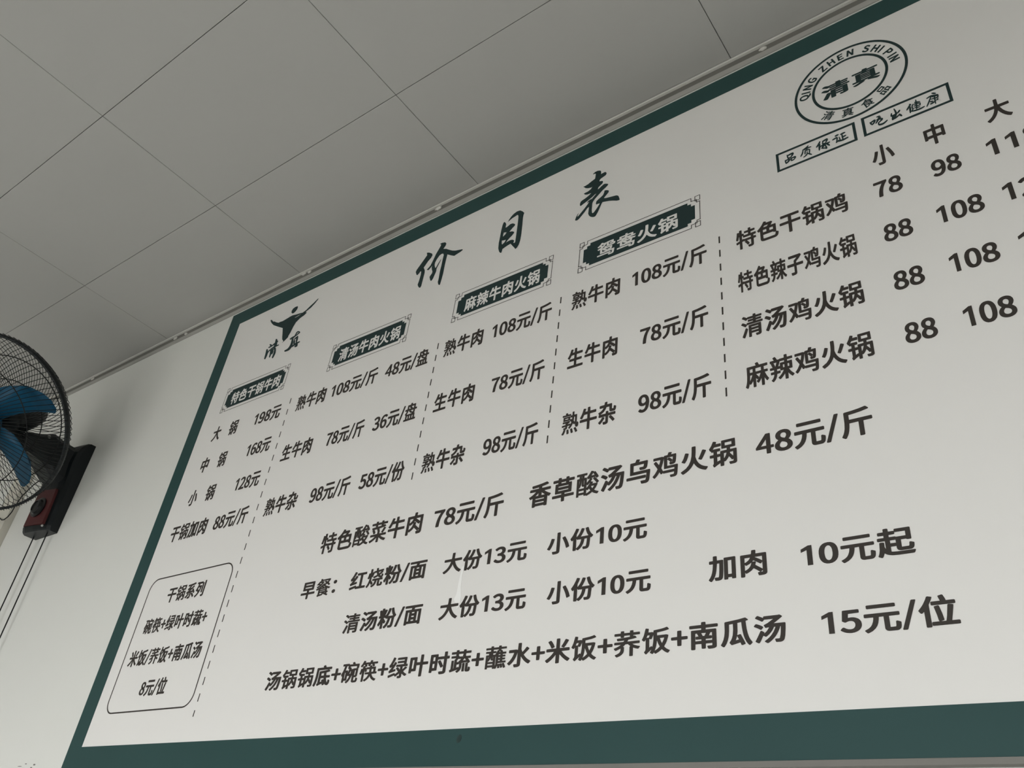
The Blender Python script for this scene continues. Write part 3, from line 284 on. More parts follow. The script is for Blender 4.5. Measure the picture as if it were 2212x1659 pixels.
    '粉': (1000, [[25, 768, 41, 778, 100, 792, 128, 787, 142, 771, 163, 708, 166, 843, 175, 856, 200, 863, 272, 863, 298, 849, 303, 717, 322, 783, 338, 797, 363, 800, 444, 777, 454, 765, 454, 749, 395, 590, 364, 524, 369, 520, 403, 520, 445, 571, 477, 627, 505, 699, 538, 828, 550, 837, 569, 841, 653, 827, 669, 817, 672, 802, 638, 665, 605, 580, 541, 468, 813, 466, 819, 471, 760, 568, 731, 637, 705, 718, 686, 805, 693, 824, 716, 835, 778, 846, 797, 844, 813, 836, 859, 683, 885, 624, 919, 568, 996, 480, 1000, 468, 997, 457, 944, 395, 909, 377, 897, 171, 880, 30, 866, -20, 850, -47, 832, -66, 791, -87, 741, -93, 638, -91, 619, -84, 610, -73, 593, -7, 597, 12, 625, 24, 722, 20, 733, 33, 742, 65, 758, 183, 769, 343, 763, 349, 691, 349, 683, 343, 671, 265, 648, 174, 617, 96, 575, 26, 516, -42, 453, -93, 425, -101, 401, -92, 347, -34, 345, -17, 410, 37, 447, 77, 487, 140, 516, 215, 536, 293, 542, 346, 447, 352, 435, 359, 425, 373, 403, 383, 388, 402, 310, 402, 301, 399, 302, 387, 438, 230, 442, 212, 392, 146, 369, 135, 338, 144, 302, 190, 300, -79, 295, -92, 263, -102, 194, -102, 171, -92, 166, -79, 165, 140, 160, 139, 101, 46, 75, 34, 57, 36, 42, 46, -1, 124, 1, 140, 79, 265, 136, 396, 132, 402, 41, 403, 22, 410, 13, 421, 16, 505, 38, 518, 82, 521, 69, 540, 21, 746], [135, 521, 160, 520, 165, 527, 160, 530]]),
    '面': (1000, [[78, -95, 71, -79, 72, 583, 85, 594, 103, 599, 385, 600, 404, 674, 397, 679, 44, 682, 26, 699, 25, 774, 32, 787, 60, 797, 941, 798, 973, 787, 978, 774, 978, 702, 975, 692, 963, 683, 944, 679, 563, 678, 537, 605, 544, 599, 897, 599, 916, 594, 927, 583, 928, -79, 922, -94, 897, -104, 810, -102, 790, -88, 788, -57, 782, -51, 219, -51, 209, -54, 206, -88, 188, -102, 103, -104], [213, 66, 282, 66, 288, 71, 288, 474, 282, 483, 216, 483, 208, 477, 208, 74], [569, 71, 566, 135, 423, 133, 425, 67, 560, 66], [710, 66, 782, 66, 788, 71, 788, 474, 782, 483, 710, 483, 704, 477, 703, 74], [569, 249, 566, 309, 432, 310, 422, 305, 425, 245, 560, 244], [569, 424, 566, 482, 423, 480, 425, 420, 560, 419]]),
    '起': (1000, [[929, 808, 938, 793, 937, 418, 928, 408, 910, 401, 832, 401, 810, 408, 794, 426, 656, 424, 653, 187, 656, 177, 663, 174, 844, 175, 856, 208, 864, 296, 878, 309, 907, 312, 981, 280, 995, 268, 989, 190, 979, 143, 963, 108, 935, 80, 888, 62, 622, 61, 573, 74, 550, 88, 528, 113, 518, 146, 513, 232, 491, 227, 369, 227, 361, 221, 361, 68, 366, 61, 400, 53, 522, 41, 978, 42, 997, 33, 1003, 18, 968, -67, 941, -77, 535, -77, 372, -65, 278, -38, 219, -8, 172, 33, 136, -67, 113, -105, 94, -112, 75, -109, 0, -67, -5, -45, 19, 8, 33, 55, 51, 149, 66, 387, 71, 399, 91, 409, 119, 410, 172, 406, 200, 392, 197, 249, 219, 190, 225, 183, 227, 190, 225, 441, 47, 443, 25, 450, 16, 465, 16, 533, 22, 547, 47, 557, 206, 558, 207, 633, 72, 637, 50, 644, 41, 662, 41, 727, 47, 740, 72, 751, 206, 752, 209, 846, 219, 857, 238, 863, 316, 863, 340, 852, 345, 843, 346, 758, 350, 751, 478, 751, 503, 744, 506, 799, 516, 810, 535, 816, 903, 816], [362, 440, 363, 343, 516, 340, 514, 443], [346, 562, 353, 557, 507, 556, 538, 538, 797, 541, 799, 699, 538, 702, 513, 709, 509, 655, 497, 642, 478, 637, 347, 634]]),
    '系': (1000, [[828, 848, 885, 780, 887, 765, 877, 752, 763, 726, 525, 693, 385, 562, 525, 567, 676, 677, 697, 683, 722, 677, 785, 624, 789, 612, 784, 599, 622, 484, 431, 368, 678, 383, 679, 390, 634, 433, 633, 452, 644, 463, 703, 493, 732, 496, 747, 490, 794, 447, 904, 330, 957, 263, 953, 239, 894, 201, 866, 193, 838, 205, 778, 279, 582, 265, 576, -23, 553, -59, 528, -74, 497, -83, 435, -91, 347, -93, 332, -89, 317, -76, 288, -1, 293, 18, 316, 28, 437, 30, 438, 246, 432, 255, 313, 243, 385, 213, 393, 202, 391, 187, 335, 119, 266, 50, 160, -37, 138, -43, 116, -38, 45, 15, 38, 27, 43, 43, 169, 139, 256, 237, 213, 236, 132, 221, 110, 226, 96, 240, 75, 305, 77, 324, 91, 336, 138, 349, 203, 377, 326, 446, 244, 441, 185, 430, 163, 436, 153, 444, 131, 512, 133, 530, 213, 578, 324, 674, 138, 665, 110, 668, 93, 683, 74, 749, 78, 765, 103, 777, 347, 793, 594, 820, 797, 857], [605, 199, 675, 247, 697, 252, 716, 247, 810, 176, 923, 77, 966, 33, 967, 15, 894, -40, 872, -45, 850, -39, 747, 61, 613, 173, 605, 183]]),
    '列': (1000, [[107, -105, 94, -95, 48, -32, 47, -13, 57, -4, 149, 43, 194, 75, 263, 141, 290, 180, 160, 283, 132, 259, 103, 254, 86, 262, 22, 318, 23, 337, 70, 402, 121, 499, 152, 580, 182, 687, 175, 691, 60, 691, 38, 699, 29, 715, 31, 796, 44, 806, 63, 810, 569, 810, 591, 804, 603, 790, 604, 718, 601, 705, 588, 695, 569, 691, 335, 691, 327, 687, 303, 588, 500, 589, 553, 574, 571, 562, 573, 543, 540, 383, 482, 231, 425, 130, 345, 33, 245, -48, 141, -105, 122, -109], [925, 858, 947, 851, 957, 833, 955, -20, 935, -59, 919, -73, 891, -86, 825, -98, 722, -99, 707, -93, 696, -82, 671, -10, 675, 8, 700, 21, 807, 19, 816, 24, 817, 840, 825, 851, 844, 858], [719, 141, 638, 142, 619, 149, 610, 162, 609, 724, 619, 740, 638, 747, 722, 747, 740, 740, 748, 727, 749, 165, 740, 149], [418, 468, 260, 470, 218, 383, 250, 372, 360, 297, 390, 368]]),
    '碗': (1000, [[22, 793, 44, 802, 366, 802, 386, 793, 394, 760, 588, 760, 593, 765, 563, 817, 563, 830, 575, 840, 653, 865, 675, 854, 735, 761, 947, 760, 966, 752, 971, 743, 970, 574, 959, 562, 927, 555, 939, 537, 939, 218, 935, 196, 918, 171, 887, 155, 853, 149, 775, 147, 771, 140, 771, 21, 774, 8, 782, 4, 832, 4, 866, 10, 874, 43, 876, 118, 888, 131, 916, 131, 985, 93, 988, 62, 980, -13, 960, -56, 935, -74, 897, -85, 757, -87, 700, -74, 672, -54, 659, -29, 653, 8, 650, 316, 629, 233, 592, 133, 539, 37, 478, -36, 407, -92, 385, -98, 366, -92, 316, -41, 311, -29, 317, -17, 373, 24, 413, 65, 452, 118, 489, 190, 488, 203, 425, 253, 400, 229, 365, 224, 364, 46, 360, 36, 341, 29, 207, 29, 202, 24, 202, -35, 194, -46, 178, -51, 113, -51, 91, -43, 86, -32, 86, 233, 53, 232, 38, 240, 0, 327, 63, 440, 89, 505, 114, 583, 139, 693, 135, 699, 44, 699, 25, 705, 19, 718], [207, 394, 202, 387, 202, 137, 207, 131, 241, 130, 247, 140, 247, 390, 241, 394], [775, 241, 819, 241, 825, 246, 825, 455, 819, 465, 775, 464, 771, 458, 771, 249], [547, 442, 510, 440, 476, 349, 478, 343, 525, 316, 542, 380], [366, 389, 389, 437, 421, 552, 369, 556, 350, 568, 347, 697, 272, 699, 266, 693, 216, 499, 341, 496, 358, 490, 364, 480], [857, 558, 844, 574, 841, 659, 482, 660, 472, 655, 475, 618, 522, 610, 544, 599, 547, 587, 541, 539, 616, 540, 647, 534, 660, 551, 675, 557]]),
    '筷': (1000, [[941, -88, 928, -94, 907, -93, 841, -68, 769, -26, 723, 12, 678, 61, 632, 132, 573, 43, 522, -7, 460, -52, 391, -89, 366, -91, 353, -85, 305, -32, 304, -20, 394, 30, 434, 58, 475, 100, 510, 149, 538, 221, 338, 226, 327, 237, 328, 308, 344, 316, 547, 316, 555, 321, 553, 448, 394, 450, 390, 443, 415, 371, 407, 361, 350, 334, 332, 334, 319, 340, 289, 421, 285, 427, 282, 424, 280, -85, 263, -95, 185, -95, 169, -88, 163, 371, 138, 281, 116, 239, 85, 237, 28, 264, 21, 277, 54, 374, 75, 493, 97, 499, 163, 492, 169, 604, 182, 610, 260, 610, 265, 615, 236, 671, 225, 677, 201, 674, 151, 605, 123, 574, 110, 567, 85, 570, 22, 612, 18, 621, 102, 727, 166, 852, 194, 858, 275, 833, 278, 824, 257, 774, 260, 768, 482, 767, 496, 758, 500, 736, 525, 777, 556, 849, 572, 858, 666, 837, 669, 824, 650, 774, 653, 768, 941, 768, 958, 762, 961, 693, 953, 680, 778, 675, 821, 590, 813, 580, 747, 557, 728, 555, 714, 562, 663, 652, 647, 674, 635, 677, 597, 675, 540, 599, 525, 586, 510, 583, 494, 586, 425, 629, 426, 640, 452, 668, 453, 676, 363, 676, 361, 671, 391, 605, 390, 593, 316, 564, 285, 567, 282, 558, 285, 529, 319, 540, 344, 535, 378, 473, 382, 530, 392, 540, 554, 543, 557, 602, 572, 614, 657, 615, 669, 610, 673, 602, 674, 546, 678, 541, 878, 541, 891, 536, 896, 524, 896, 321, 903, 316, 966, 316, 978, 310, 980, 233, 963, 224, 722, 224, 715, 218, 734, 177, 762, 133, 810, 80, 857, 45, 903, 21, 988, -10, 989, -23], [674, 318, 778, 318, 778, 447, 675, 447]]),
    '绿': (1000, [[32, -23, 16, 49, 19, 62, 28, 68, 341, 155, 369, 146, 385, 98, 535, 193, 535, 199, 517, 208, 460, 278, 393, 343, 397, 358, 450, 397, 475, 400, 491, 394, 553, 340, 613, 278, 613, 408, 394, 414, 383, 427, 383, 496, 390, 505, 410, 512, 776, 515, 780, 562, 775, 571, 463, 571, 441, 579, 436, 590, 437, 649, 450, 662, 778, 665, 786, 671, 788, 712, 778, 718, 432, 719, 415, 733, 414, 799, 419, 810, 441, 818, 838, 821, 888, 817, 910, 808, 914, 799, 914, 752, 904, 518, 910, 512, 966, 511, 983, 502, 986, 424, 978, 415, 963, 410, 741, 409, 738, 305, 745, 287, 753, 286, 866, 390, 882, 398, 910, 395, 973, 352, 974, 340, 960, 324, 807, 199, 832, 170, 885, 126, 996, 65, 997, 49, 950, -8, 935, -17, 919, -18, 869, 5, 813, 42, 741, 107, 738, -17, 733, -42, 719, -64, 697, -79, 660, -91, 544, -92, 531, -82, 509, -7, 528, 6, 613, 7, 614, 112, 610, 117, 425, -8, 410, -8, 394, -1, 350, 53, 69, -35, 47, -34], [219, 857, 300, 824, 313, 815, 316, 805, 270, 696, 183, 530, 231, 537, 283, 633, 300, 644, 331, 640, 392, 602, 399, 590, 331, 468, 226, 312, 341, 330, 363, 327, 375, 315, 373, 246, 350, 231, 60, 165, 40, 177, 18, 255, 53, 283, 79, 312, 159, 421, 157, 425, 135, 422, 69, 407, 44, 410, 32, 424, 8, 499, 46, 537, 85, 602, 142, 721, 190, 846, 203, 855]]),
    '叶': (1000, [[47, 746, 75, 758, 372, 758, 391, 754, 406, 737, 408, 524, 578, 521, 585, 530, 585, 827, 596, 840, 616, 846, 707, 844, 721, 837, 728, 824, 730, 524, 963, 521, 992, 508, 996, 499, 996, 421, 982, 404, 963, 399, 730, 396, 728, -79, 719, -97, 697, -104, 616, -104, 596, -98, 585, -85, 585, 390, 578, 399, 408, 396, 406, 171, 394, 155, 372, 149, 185, 149, 179, 143, 177, 87, 163, 73, 72, 70, 45, 83, 43, 733], [185, 266, 263, 266, 269, 271, 269, 633, 263, 641, 185, 641, 179, 637, 178, 274]]),
    '时': (1000, [[53, 768, 82, 780, 397, 780, 416, 774, 426, 762, 427, 668, 432, 662, 725, 663, 732, 671, 732, 833, 736, 846, 766, 858, 844, 858, 869, 847, 874, 837, 874, 668, 882, 663, 966, 663, 988, 654, 995, 643, 996, 565, 988, 552, 969, 544, 875, 540, 874, 27, 867, -20, 841, -58, 807, -77, 766, -86, 685, -93, 585, -93, 559, -79, 530, -1, 535, 18, 560, 30, 722, 29, 731, 33, 732, 533, 725, 543, 428, 543, 424, 96, 413, 87, 394, 82, 191, 82, 186, 77, 186, 21, 172, 7, 153, 2, 82, 2, 53, 14, 49, 30, 49, 755], [447, 465, 522, 506, 541, 508, 560, 501, 623, 415, 707, 286, 724, 255, 723, 237, 647, 189, 625, 185, 603, 193, 445, 440], [188, 377, 188, 199, 288, 198, 291, 374, 282, 379], [188, 495, 290, 496, 288, 664, 187, 662]]),
    '蔬': (1000, [[35, 779, 57, 788, 257, 788, 261, 793, 263, 845, 272, 853, 291, 857, 366, 857, 382, 852, 389, 843, 390, 793, 394, 788, 600, 788, 606, 793, 607, 843, 615, 852, 632, 857, 707, 857, 732, 845, 733, 793, 738, 788, 947, 788, 968, 780, 972, 771, 972, 705, 966, 693, 947, 687, 738, 686, 733, 680, 732, 630, 718, 618, 750, 571, 950, 571, 973, 558, 974, 490, 969, 480, 950, 473, 853, 472, 849, 468, 932, 374, 966, 321, 960, 308, 941, 295, 900, 271, 873, 265, 874, 8, 885, 4, 892, 12, 897, 96, 907, 109, 935, 112, 994, 82, 1000, 68, 995, -20, 974, -60, 957, -74, 925, -83, 838, -85, 794, -73, 777, -60, 765, -42, 757, 8, 757, 277, 778, 291, 844, 292, 841, 304, 832, 308, 558, 293, 572, 282, 575, 271, 574, 130, 563, 71, 547, 29, 520, -13, 475, -57, 419, -92, 403, -96, 382, -93, 326, -42, 330, -29, 382, 3, 407, 27, 407, 33, 66, -55, 47, -55, 32, -48, 12, 21, 12, 37, 23, 46, 69, 62, 71, 418, 91, 429, 160, 429, 175, 423, 183, 415, 183, 90, 188, 85, 203, 89, 208, 99, 209, 446, 268, 512, 263, 516, 53, 519, 41, 533, 42, 602, 66, 615, 270, 618, 262, 630, 261, 680, 257, 686, 57, 687, 38, 693, 32, 705], [625, -66, 610, -57, 607, -48, 607, 271, 628, 285, 700, 285, 716, 277, 721, 268, 720, -51, 714, -60, 700, -66], [460, 284, 445, 283, 442, 258, 425, 248, 331, 246, 331, 121, 403, 137, 425, 138, 444, 127, 450, 107, 460, 162], [521, 471, 419, 473, 394, 489, 330, 421, 330, 349, 413, 347, 416, 377, 465, 408], [607, 393, 757, 398, 761, 402, 715, 449, 717, 471, 678, 472, 670, 468], [390, 683, 387, 621, 453, 572, 607, 574, 583, 618, 588, 627, 606, 640, 603, 685]]),
    '米': (1000, [[457, 863, 541, 863, 560, 857, 570, 846, 572, 480, 941, 479, 960, 474, 973, 462, 973, 377, 957, 360, 663, 357, 657, 352, 731, 262, 794, 198, 860, 143, 998, 49, 997, 28, 932, -43, 913, -48, 891, -43, 816, 7, 688, 117, 572, 243, 571, -82, 553, -101, 457, -104, 438, -98, 427, -85, 425, 235, 332, 130, 257, 56, 178, -8, 113, -52, 91, -57, 69, -51, 6, 18, 4, 33, 13, 47, 132, 127, 213, 197, 269, 256, 343, 352, 335, 357, 60, 357, 41, 361, 26, 377, 28, 465, 57, 479, 425, 480, 427, 843, 438, 857], [639, 527, 637, 549, 713, 666, 788, 806, 810, 814, 828, 812, 922, 770, 926, 752, 904, 712, 815, 571, 759, 496, 738, 487, 716, 489], [87, 765, 169, 803, 188, 805, 210, 797, 257, 737, 313, 649, 357, 562, 357, 539, 341, 527, 266, 495, 247, 494, 228, 502, 167, 621, 86, 743]]),
    '饭': (1000, [[935, -92, 919, -99, 903, -99, 853, -75, 784, -26, 710, 45, 619, -30, 513, -92, 488, -96, 472, -91, 435, -43, 403, -90, 388, -97, 369, -97, 300, -52, 293, -42, 340, 49, 341, 65, 222, -35, 175, -82, 150, -88, 128, -79, 83, -13, 127, 46, 139, 90, 139, 440, 135, 442, 105, 393, 75, 385, 58, 393, 6, 437, -1, 449, 49, 552, 76, 627, 128, 848, 144, 855, 163, 855, 232, 841, 247, 830, 228, 701, 363, 704, 410, 689, 414, 696, 415, 749, 435, 763, 688, 792, 807, 817, 872, 838, 897, 834, 919, 812, 955, 768, 955, 755, 941, 745, 875, 723, 782, 701, 541, 669, 539, 571, 547, 562, 869, 565, 921, 549, 934, 540, 936, 521, 920, 446, 880, 315, 842, 230, 791, 143, 819, 106, 872, 57, 988, -16, 988, -29], [538, 376, 514, 190, 489, 90, 462, 18, 466, 13, 550, 66, 610, 118, 637, 149, 590, 243], [413, 604, 349, 452, 322, 443, 269, 461, 264, 458, 266, 141, 335, 188, 360, 184, 375, 161, 379, 165, 395, 237, 408, 333, 414, 449], [716, 261, 770, 377, 789, 433, 791, 457, 640, 455, 677, 340], [167, 508, 250, 508, 280, 596, 197, 597]]),
    '荞': (1000, [[122, -95, 70, -35, 69, -20, 85, -9, 160, 17, 210, 46, 242, 74, 263, 109, 273, 143, 275, 212, 269, 215, 128, 154, 91, 146, 69, 155, 26, 215, 24, 227, 35, 238, 116, 264, 191, 296, 238, 322, 277, 352, 44, 357, 32, 371, 35, 443, 57, 452, 375, 453, 406, 499, 403, 505, 185, 498, 150, 502, 142, 512, 126, 568, 128, 584, 150, 593, 363, 601, 597, 620, 608, 624, 606, 674, 597, 679, 397, 679, 393, 674, 392, 624, 385, 615, 369, 610, 288, 610, 267, 624, 263, 678, 53, 679, 38, 684, 30, 696, 30, 758, 35, 770, 53, 777, 263, 778, 267, 843, 275, 853, 291, 857, 369, 857, 388, 849, 392, 840, 393, 783, 397, 777, 600, 777, 606, 783, 607, 840, 613, 851, 628, 857, 703, 857, 722, 853, 732, 845, 733, 783, 738, 777, 950, 777, 972, 768, 975, 696, 963, 682, 735, 677, 735, 642, 785, 647, 803, 640, 857, 583, 859, 571, 853, 563, 744, 539, 553, 516, 523, 458, 532, 452, 947, 452, 970, 440, 970, 368, 953, 355, 704, 352, 744, 323, 800, 295, 897, 261, 965, 246, 977, 240, 981, 230, 980, 221, 935, 158, 913, 148, 844, 163, 730, 205, 728, -76, 724, -88, 707, -96, 625, -96, 610, -91, 602, -82, 602, 249, 607, 259, 627, 271, 541, 353, 457, 354, 447, 351, 357, 268, 391, 260, 400, 243, 398, 124, 386, 74, 360, 24, 316, -22, 250, -63, 153, -100]]),
    '南': (1000, [[88, -92, 82, -76, 83, 571, 94, 581, 113, 586, 419, 587, 425, 593, 425, 640, 416, 646, 47, 648, 27, 665, 27, 740, 32, 752, 60, 763, 422, 764, 427, 846, 440, 858, 463, 863, 544, 863, 566, 854, 573, 843, 574, 771, 578, 763, 941, 763, 968, 752, 974, 740, 973, 665, 953, 648, 582, 646, 574, 640, 574, 593, 578, 587, 888, 587, 907, 582, 919, 570, 921, -17, 911, -51, 894, -70, 850, -92, 778, -102, 672, -104, 653, -99, 642, -88, 615, -20, 617, -4, 644, 10, 775, 9, 780, 21, 780, 87, 775, 93, 569, 89, 563, -70, 538, -83, 466, -84, 441, -78, 429, -63, 425, 89, 225, 94, 219, -88, 191, -102, 113, -102], [427, 202, 425, 253, 263, 254, 236, 268, 233, 337, 238, 350, 263, 361, 332, 365, 287, 449, 285, 468, 225, 470, 224, 196], [567, 202, 778, 196, 778, 469, 722, 469, 719, 453, 673, 365, 744, 361, 767, 352, 774, 340, 771, 268, 744, 254, 569, 253], [424, 468, 473, 365, 485, 362, 531, 365, 580, 468]]),
    '瓜': (1000, [[8, -42, 6, -23, 58, 65, 95, 158, 122, 268, 136, 371, 142, 468, 143, 740, 150, 754, 175, 764, 575, 810, 791, 851, 822, 843, 888, 781, 892, 765, 885, 752, 816, 734, 811, 721, 836, 449, 864, 293, 896, 174, 931, 93, 1000, -17, 997, -31, 940, -95, 910, -106, 881, -92, 818, -1, 768, 115, 731, 246, 706, 390, 686, 558, 677, 702, 672, 708, 560, 692, 551, 687, 547, 402, 532, 271, 535, 267, 616, 294, 638, 291, 652, 280, 754, 43, 781, -35, 776, -54, 697, -86, 666, -84, 650, -70, 627, 2, 619, 9, 357, -57, 333, -45, 284, 21, 283, 40, 337, 121, 370, 199, 395, 296, 411, 477, 411, 668, 403, 674, 291, 663, 285, 658, 281, 433, 267, 293, 257, 227, 229, 118, 185, 5, 129, -88, 107, -101, 91, -102, 72, -95], [528, 241, 483, 102, 485, 96, 581, 118]]),
    '底': (1000, [[3, -54, 0, -32, 34, 43, 58, 121, 76, 227, 88, 380, 88, 740, 97, 755, 119, 763, 469, 764, 470, 771, 447, 812, 450, 833, 466, 844, 547, 866, 566, 862, 579, 852, 632, 764, 953, 763, 982, 749, 985, 671, 975, 655, 953, 648, 838, 646, 910, 576, 913, 562, 906, 549, 863, 536, 707, 512, 701, 505, 716, 377, 922, 376, 941, 370, 952, 358, 953, 283, 941, 267, 919, 262, 747, 262, 740, 255, 772, 153, 799, 96, 828, 52, 847, 35, 854, 40, 859, 65, 866, 146, 878, 162, 897, 168, 916, 164, 989, 118, 986, 55, 973, -7, 958, -42, 932, -72, 903, -87, 866, -93, 794, -80, 735, -40, 694, 7, 705, -29, 698, -48, 628, -82, 607, -85, 580, -70, 547, 4, 366, -60, 303, -89, 285, -91, 257, -78, 227, -10, 232, 6, 262, 27, 269, 52, 272, 581, 300, 594, 485, 604, 666, 621, 785, 639, 804, 646, 788, 647, 229, 646, 221, 271, 192, 83, 166, -4, 128, -88, 107, -105, 91, -107, 72, -102], [407, 79, 498, 105, 501, 112, 480, 152, 482, 166, 497, 179, 553, 200, 572, 204, 594, 196, 622, 154, 594, 260, 407, 259], [407, 377, 572, 377, 560, 496, 407, 487]]),
    '蘸': (1000, [[66, -73, 63, 483, 78, 494, 188, 495, 191, 549, 185, 557, 53, 560, 46, 571, 46, 630, 63, 641, 260, 641, 267, 646, 266, 696, 260, 702, 44, 705, 36, 718, 36, 774, 41, 783, 53, 788, 263, 789, 267, 843, 288, 852, 375, 848, 381, 840, 382, 793, 388, 788, 607, 788, 613, 793, 613, 840, 619, 848, 707, 852, 729, 843, 730, 793, 735, 788, 947, 788, 963, 782, 966, 718, 957, 704, 735, 702, 730, 696, 730, 668, 735, 660, 763, 663, 775, 657, 822, 578, 947, 577, 965, 568, 966, 505, 957, 495, 817, 490, 819, 456, 919, 455, 937, 446, 938, 393, 933, 383, 919, 379, 819, 378, 816, 346, 822, 338, 928, 336, 938, 324, 938, 280, 935, 268, 922, 262, 819, 260, 816, 224, 822, 216, 966, 214, 975, 202, 973, 143, 957, 135, 635, 135, 625, 118, 603, 112, 622, 101, 688, 107, 707, 97, 766, 117, 791, 115, 807, 90, 836, 21, 851, -32, 847, -48, 791, -68, 762, -63, 716, 62, 727, -51, 722, -61, 703, -68, 657, -76, 633, -70, 616, 44, 574, -54, 559, -79, 547, -87, 525, -87, 497, -75, 478, -79, 403, -77, 394, -67, 394, -17, 385, -10, 169, -11, 165, -17, 164, -67, 157, -76, 82, -79], [816, 105, 872, 125, 894, 125, 903, 119, 964, 5, 982, -42, 978, -56, 916, -79, 889, -73, 857, 8, 815, 90], [503, 406, 499, 399, 500, 27, 533, 112, 524, 127, 524, 399, 519, 405], [165, 127, 165, 80, 169, 74, 385, 74, 394, 80, 394, 127, 388, 132, 172, 132], [282, 414, 267, 349, 244, 296, 197, 242, 166, 233, 166, 212, 385, 210, 394, 215, 392, 262, 322, 267, 300, 278, 292, 290, 285, 318], [632, 218, 707, 217, 709, 258, 635, 261, 630, 255], [385, 335, 392, 337, 394, 346, 394, 412, 385, 416, 378, 414, 377, 405, 377, 340], [630, 374, 630, 343, 635, 338, 703, 338, 709, 343, 707, 378, 638, 379], [166, 352, 180, 380, 186, 412, 182, 416, 165, 412], [631, 490, 630, 462, 635, 456, 709, 458, 707, 492], [612, 699, 385, 701, 381, 643, 510, 638, 517, 627, 517, 571, 513, 562, 500, 557, 379, 555, 378, 496, 475, 497, 522, 562, 566, 658, 578, 666, 612, 668], [672, 638, 648, 580, 697, 578, 698, 587]]),
    '水': (1000, [[1005, 83, 944, 8, 919, 1, 894, 8, 819, 55, 746, 115, 675, 188, 578, 316, 575, 12, 571, -26, 562, -48, 528, -80, 469, -99, 344, -104, 319, -97, 310, -85, 283, -7, 286, 12, 313, 24, 422, 23, 429, 27, 428, 502, 364, 312, 320, 224, 267, 143, 194, 61, 128, 5, 103, -4, 78, 1, 11, 65, 8, 83, 107, 171, 176, 258, 224, 343, 257, 422, 274, 480, 266, 485, 69, 485, 52, 490, 38, 505, 40, 593, 50, 603, 69, 608, 360, 610, 428, 589, 432, 845, 444, 857, 463, 862, 544, 861, 563, 856, 575, 840, 576, 602, 632, 485, 695, 549, 797, 671, 816, 676, 838, 671, 916, 612, 915, 593, 879, 552, 702, 374, 740, 321, 828, 226, 888, 177, 997, 111, 1006, 99]]),
    '位': (1000, [[257, -101, 175, -100, 157, -93, 148, -82, 147, 383, 141, 385, 100, 344, 82, 340, 66, 343, 49, 355, 7, 427, 5, 440, 99, 555, 148, 627, 220, 762, 254, 843, 266, 854, 288, 860, 375, 835, 388, 824, 389, 812, 357, 730, 288, 593, 288, -79, 278, -93], [985, -48, 972, -58, 953, -62, 328, -62, 300, -52, 294, -38, 294, 30, 303, 49, 325, 57, 485, 58, 470, 80, 445, 274, 402, 505, 407, 522, 422, 531, 500, 549, 522, 544, 535, 533, 583, 299, 610, 105, 607, 93, 597, 83, 526, 58, 641, 57, 651, 62, 686, 208, 743, 540, 757, 551, 782, 556, 853, 544, 879, 533, 886, 524, 886, 512, 870, 424, 790, 62, 797, 57, 957, 57, 975, 51, 988, 33], [947, 580, 935, 567, 913, 562, 366, 562, 348, 568, 337, 580, 337, 662, 347, 675, 366, 682, 578, 683, 538, 833, 560, 850, 644, 871, 662, 865, 674, 852, 714, 740, 726, 683, 916, 682, 932, 678, 947, 662]]),
    '品': (1000, [[465, 371, 472, 355, 472, -70, 468, -82, 441, -95, 363, -95, 335, -81, 328, -50, 197, -49, 188, -54, 186, -88, 169, -101, 82, -104, 58, -95, 50, -79, 50, 355, 54, 368, 85, 380, 438, 380], [950, 372, 958, 355, 958, -73, 953, -86, 928, -97, 847, -98, 819, -84, 813, -50, 663, -49, 654, -54, 652, -88, 635, -101, 547, -104, 523, -95, 516, -79, 516, 355, 520, 368, 550, 380, 925, 380], [329, 262, 190, 262, 191, 72, 330, 74], [814, 262, 656, 262, 657, 72, 815, 74], [197, 805, 210, 816, 232, 821, 775, 821, 800, 815, 811, 799, 810, 458, 797, 446, 778, 441, 232, 441, 207, 448, 196, 465], [669, 565, 666, 701, 336, 699, 338, 561, 660, 560]]),
    '真': (1000, [[976, -38, 913, -94, 894, -100, 875, -99, 731, -32, 574, 27, 562, 40, 562, 52, 588, 87, 416, 88, 411, 83, 442, 58, 443, 43, 432, 31, 394, 8, 282, -45, 172, -86, 116, -102, 82, -94, 28, -38, 26, -23, 32, -13, 194, 45, 279, 87, 53, 88, 35, 95, 24, 108, 24, 177, 35, 193, 57, 199, 167, 202, 169, 636, 179, 646, 197, 652, 403, 652, 413, 662, 407, 668, 72, 670, 52, 687, 52, 755, 57, 767, 85, 779, 425, 779, 431, 790, 437, 849, 450, 861, 469, 866, 553, 856, 571, 849, 581, 833, 575, 783, 578, 779, 919, 779, 944, 770, 952, 758, 952, 690, 945, 677, 932, 670, 563, 668, 554, 658, 563, 652, 803, 652, 822, 647, 834, 637, 837, 202, 947, 199, 969, 192, 978, 177, 978, 108, 969, 96, 947, 88, 750, 87, 966, -6, 979, -20], [696, 215, 688, 222, 313, 222, 307, 221, 305, 208, 313, 199, 688, 199, 695, 202], [695, 324, 685, 330, 313, 330, 305, 324, 316, 318, 688, 318], [305, 430, 316, 426, 688, 426, 695, 430, 685, 437, 313, 437], [696, 540, 695, 549, 688, 552, 313, 552, 305, 543, 307, 534, 313, 532, 688, 532]]),
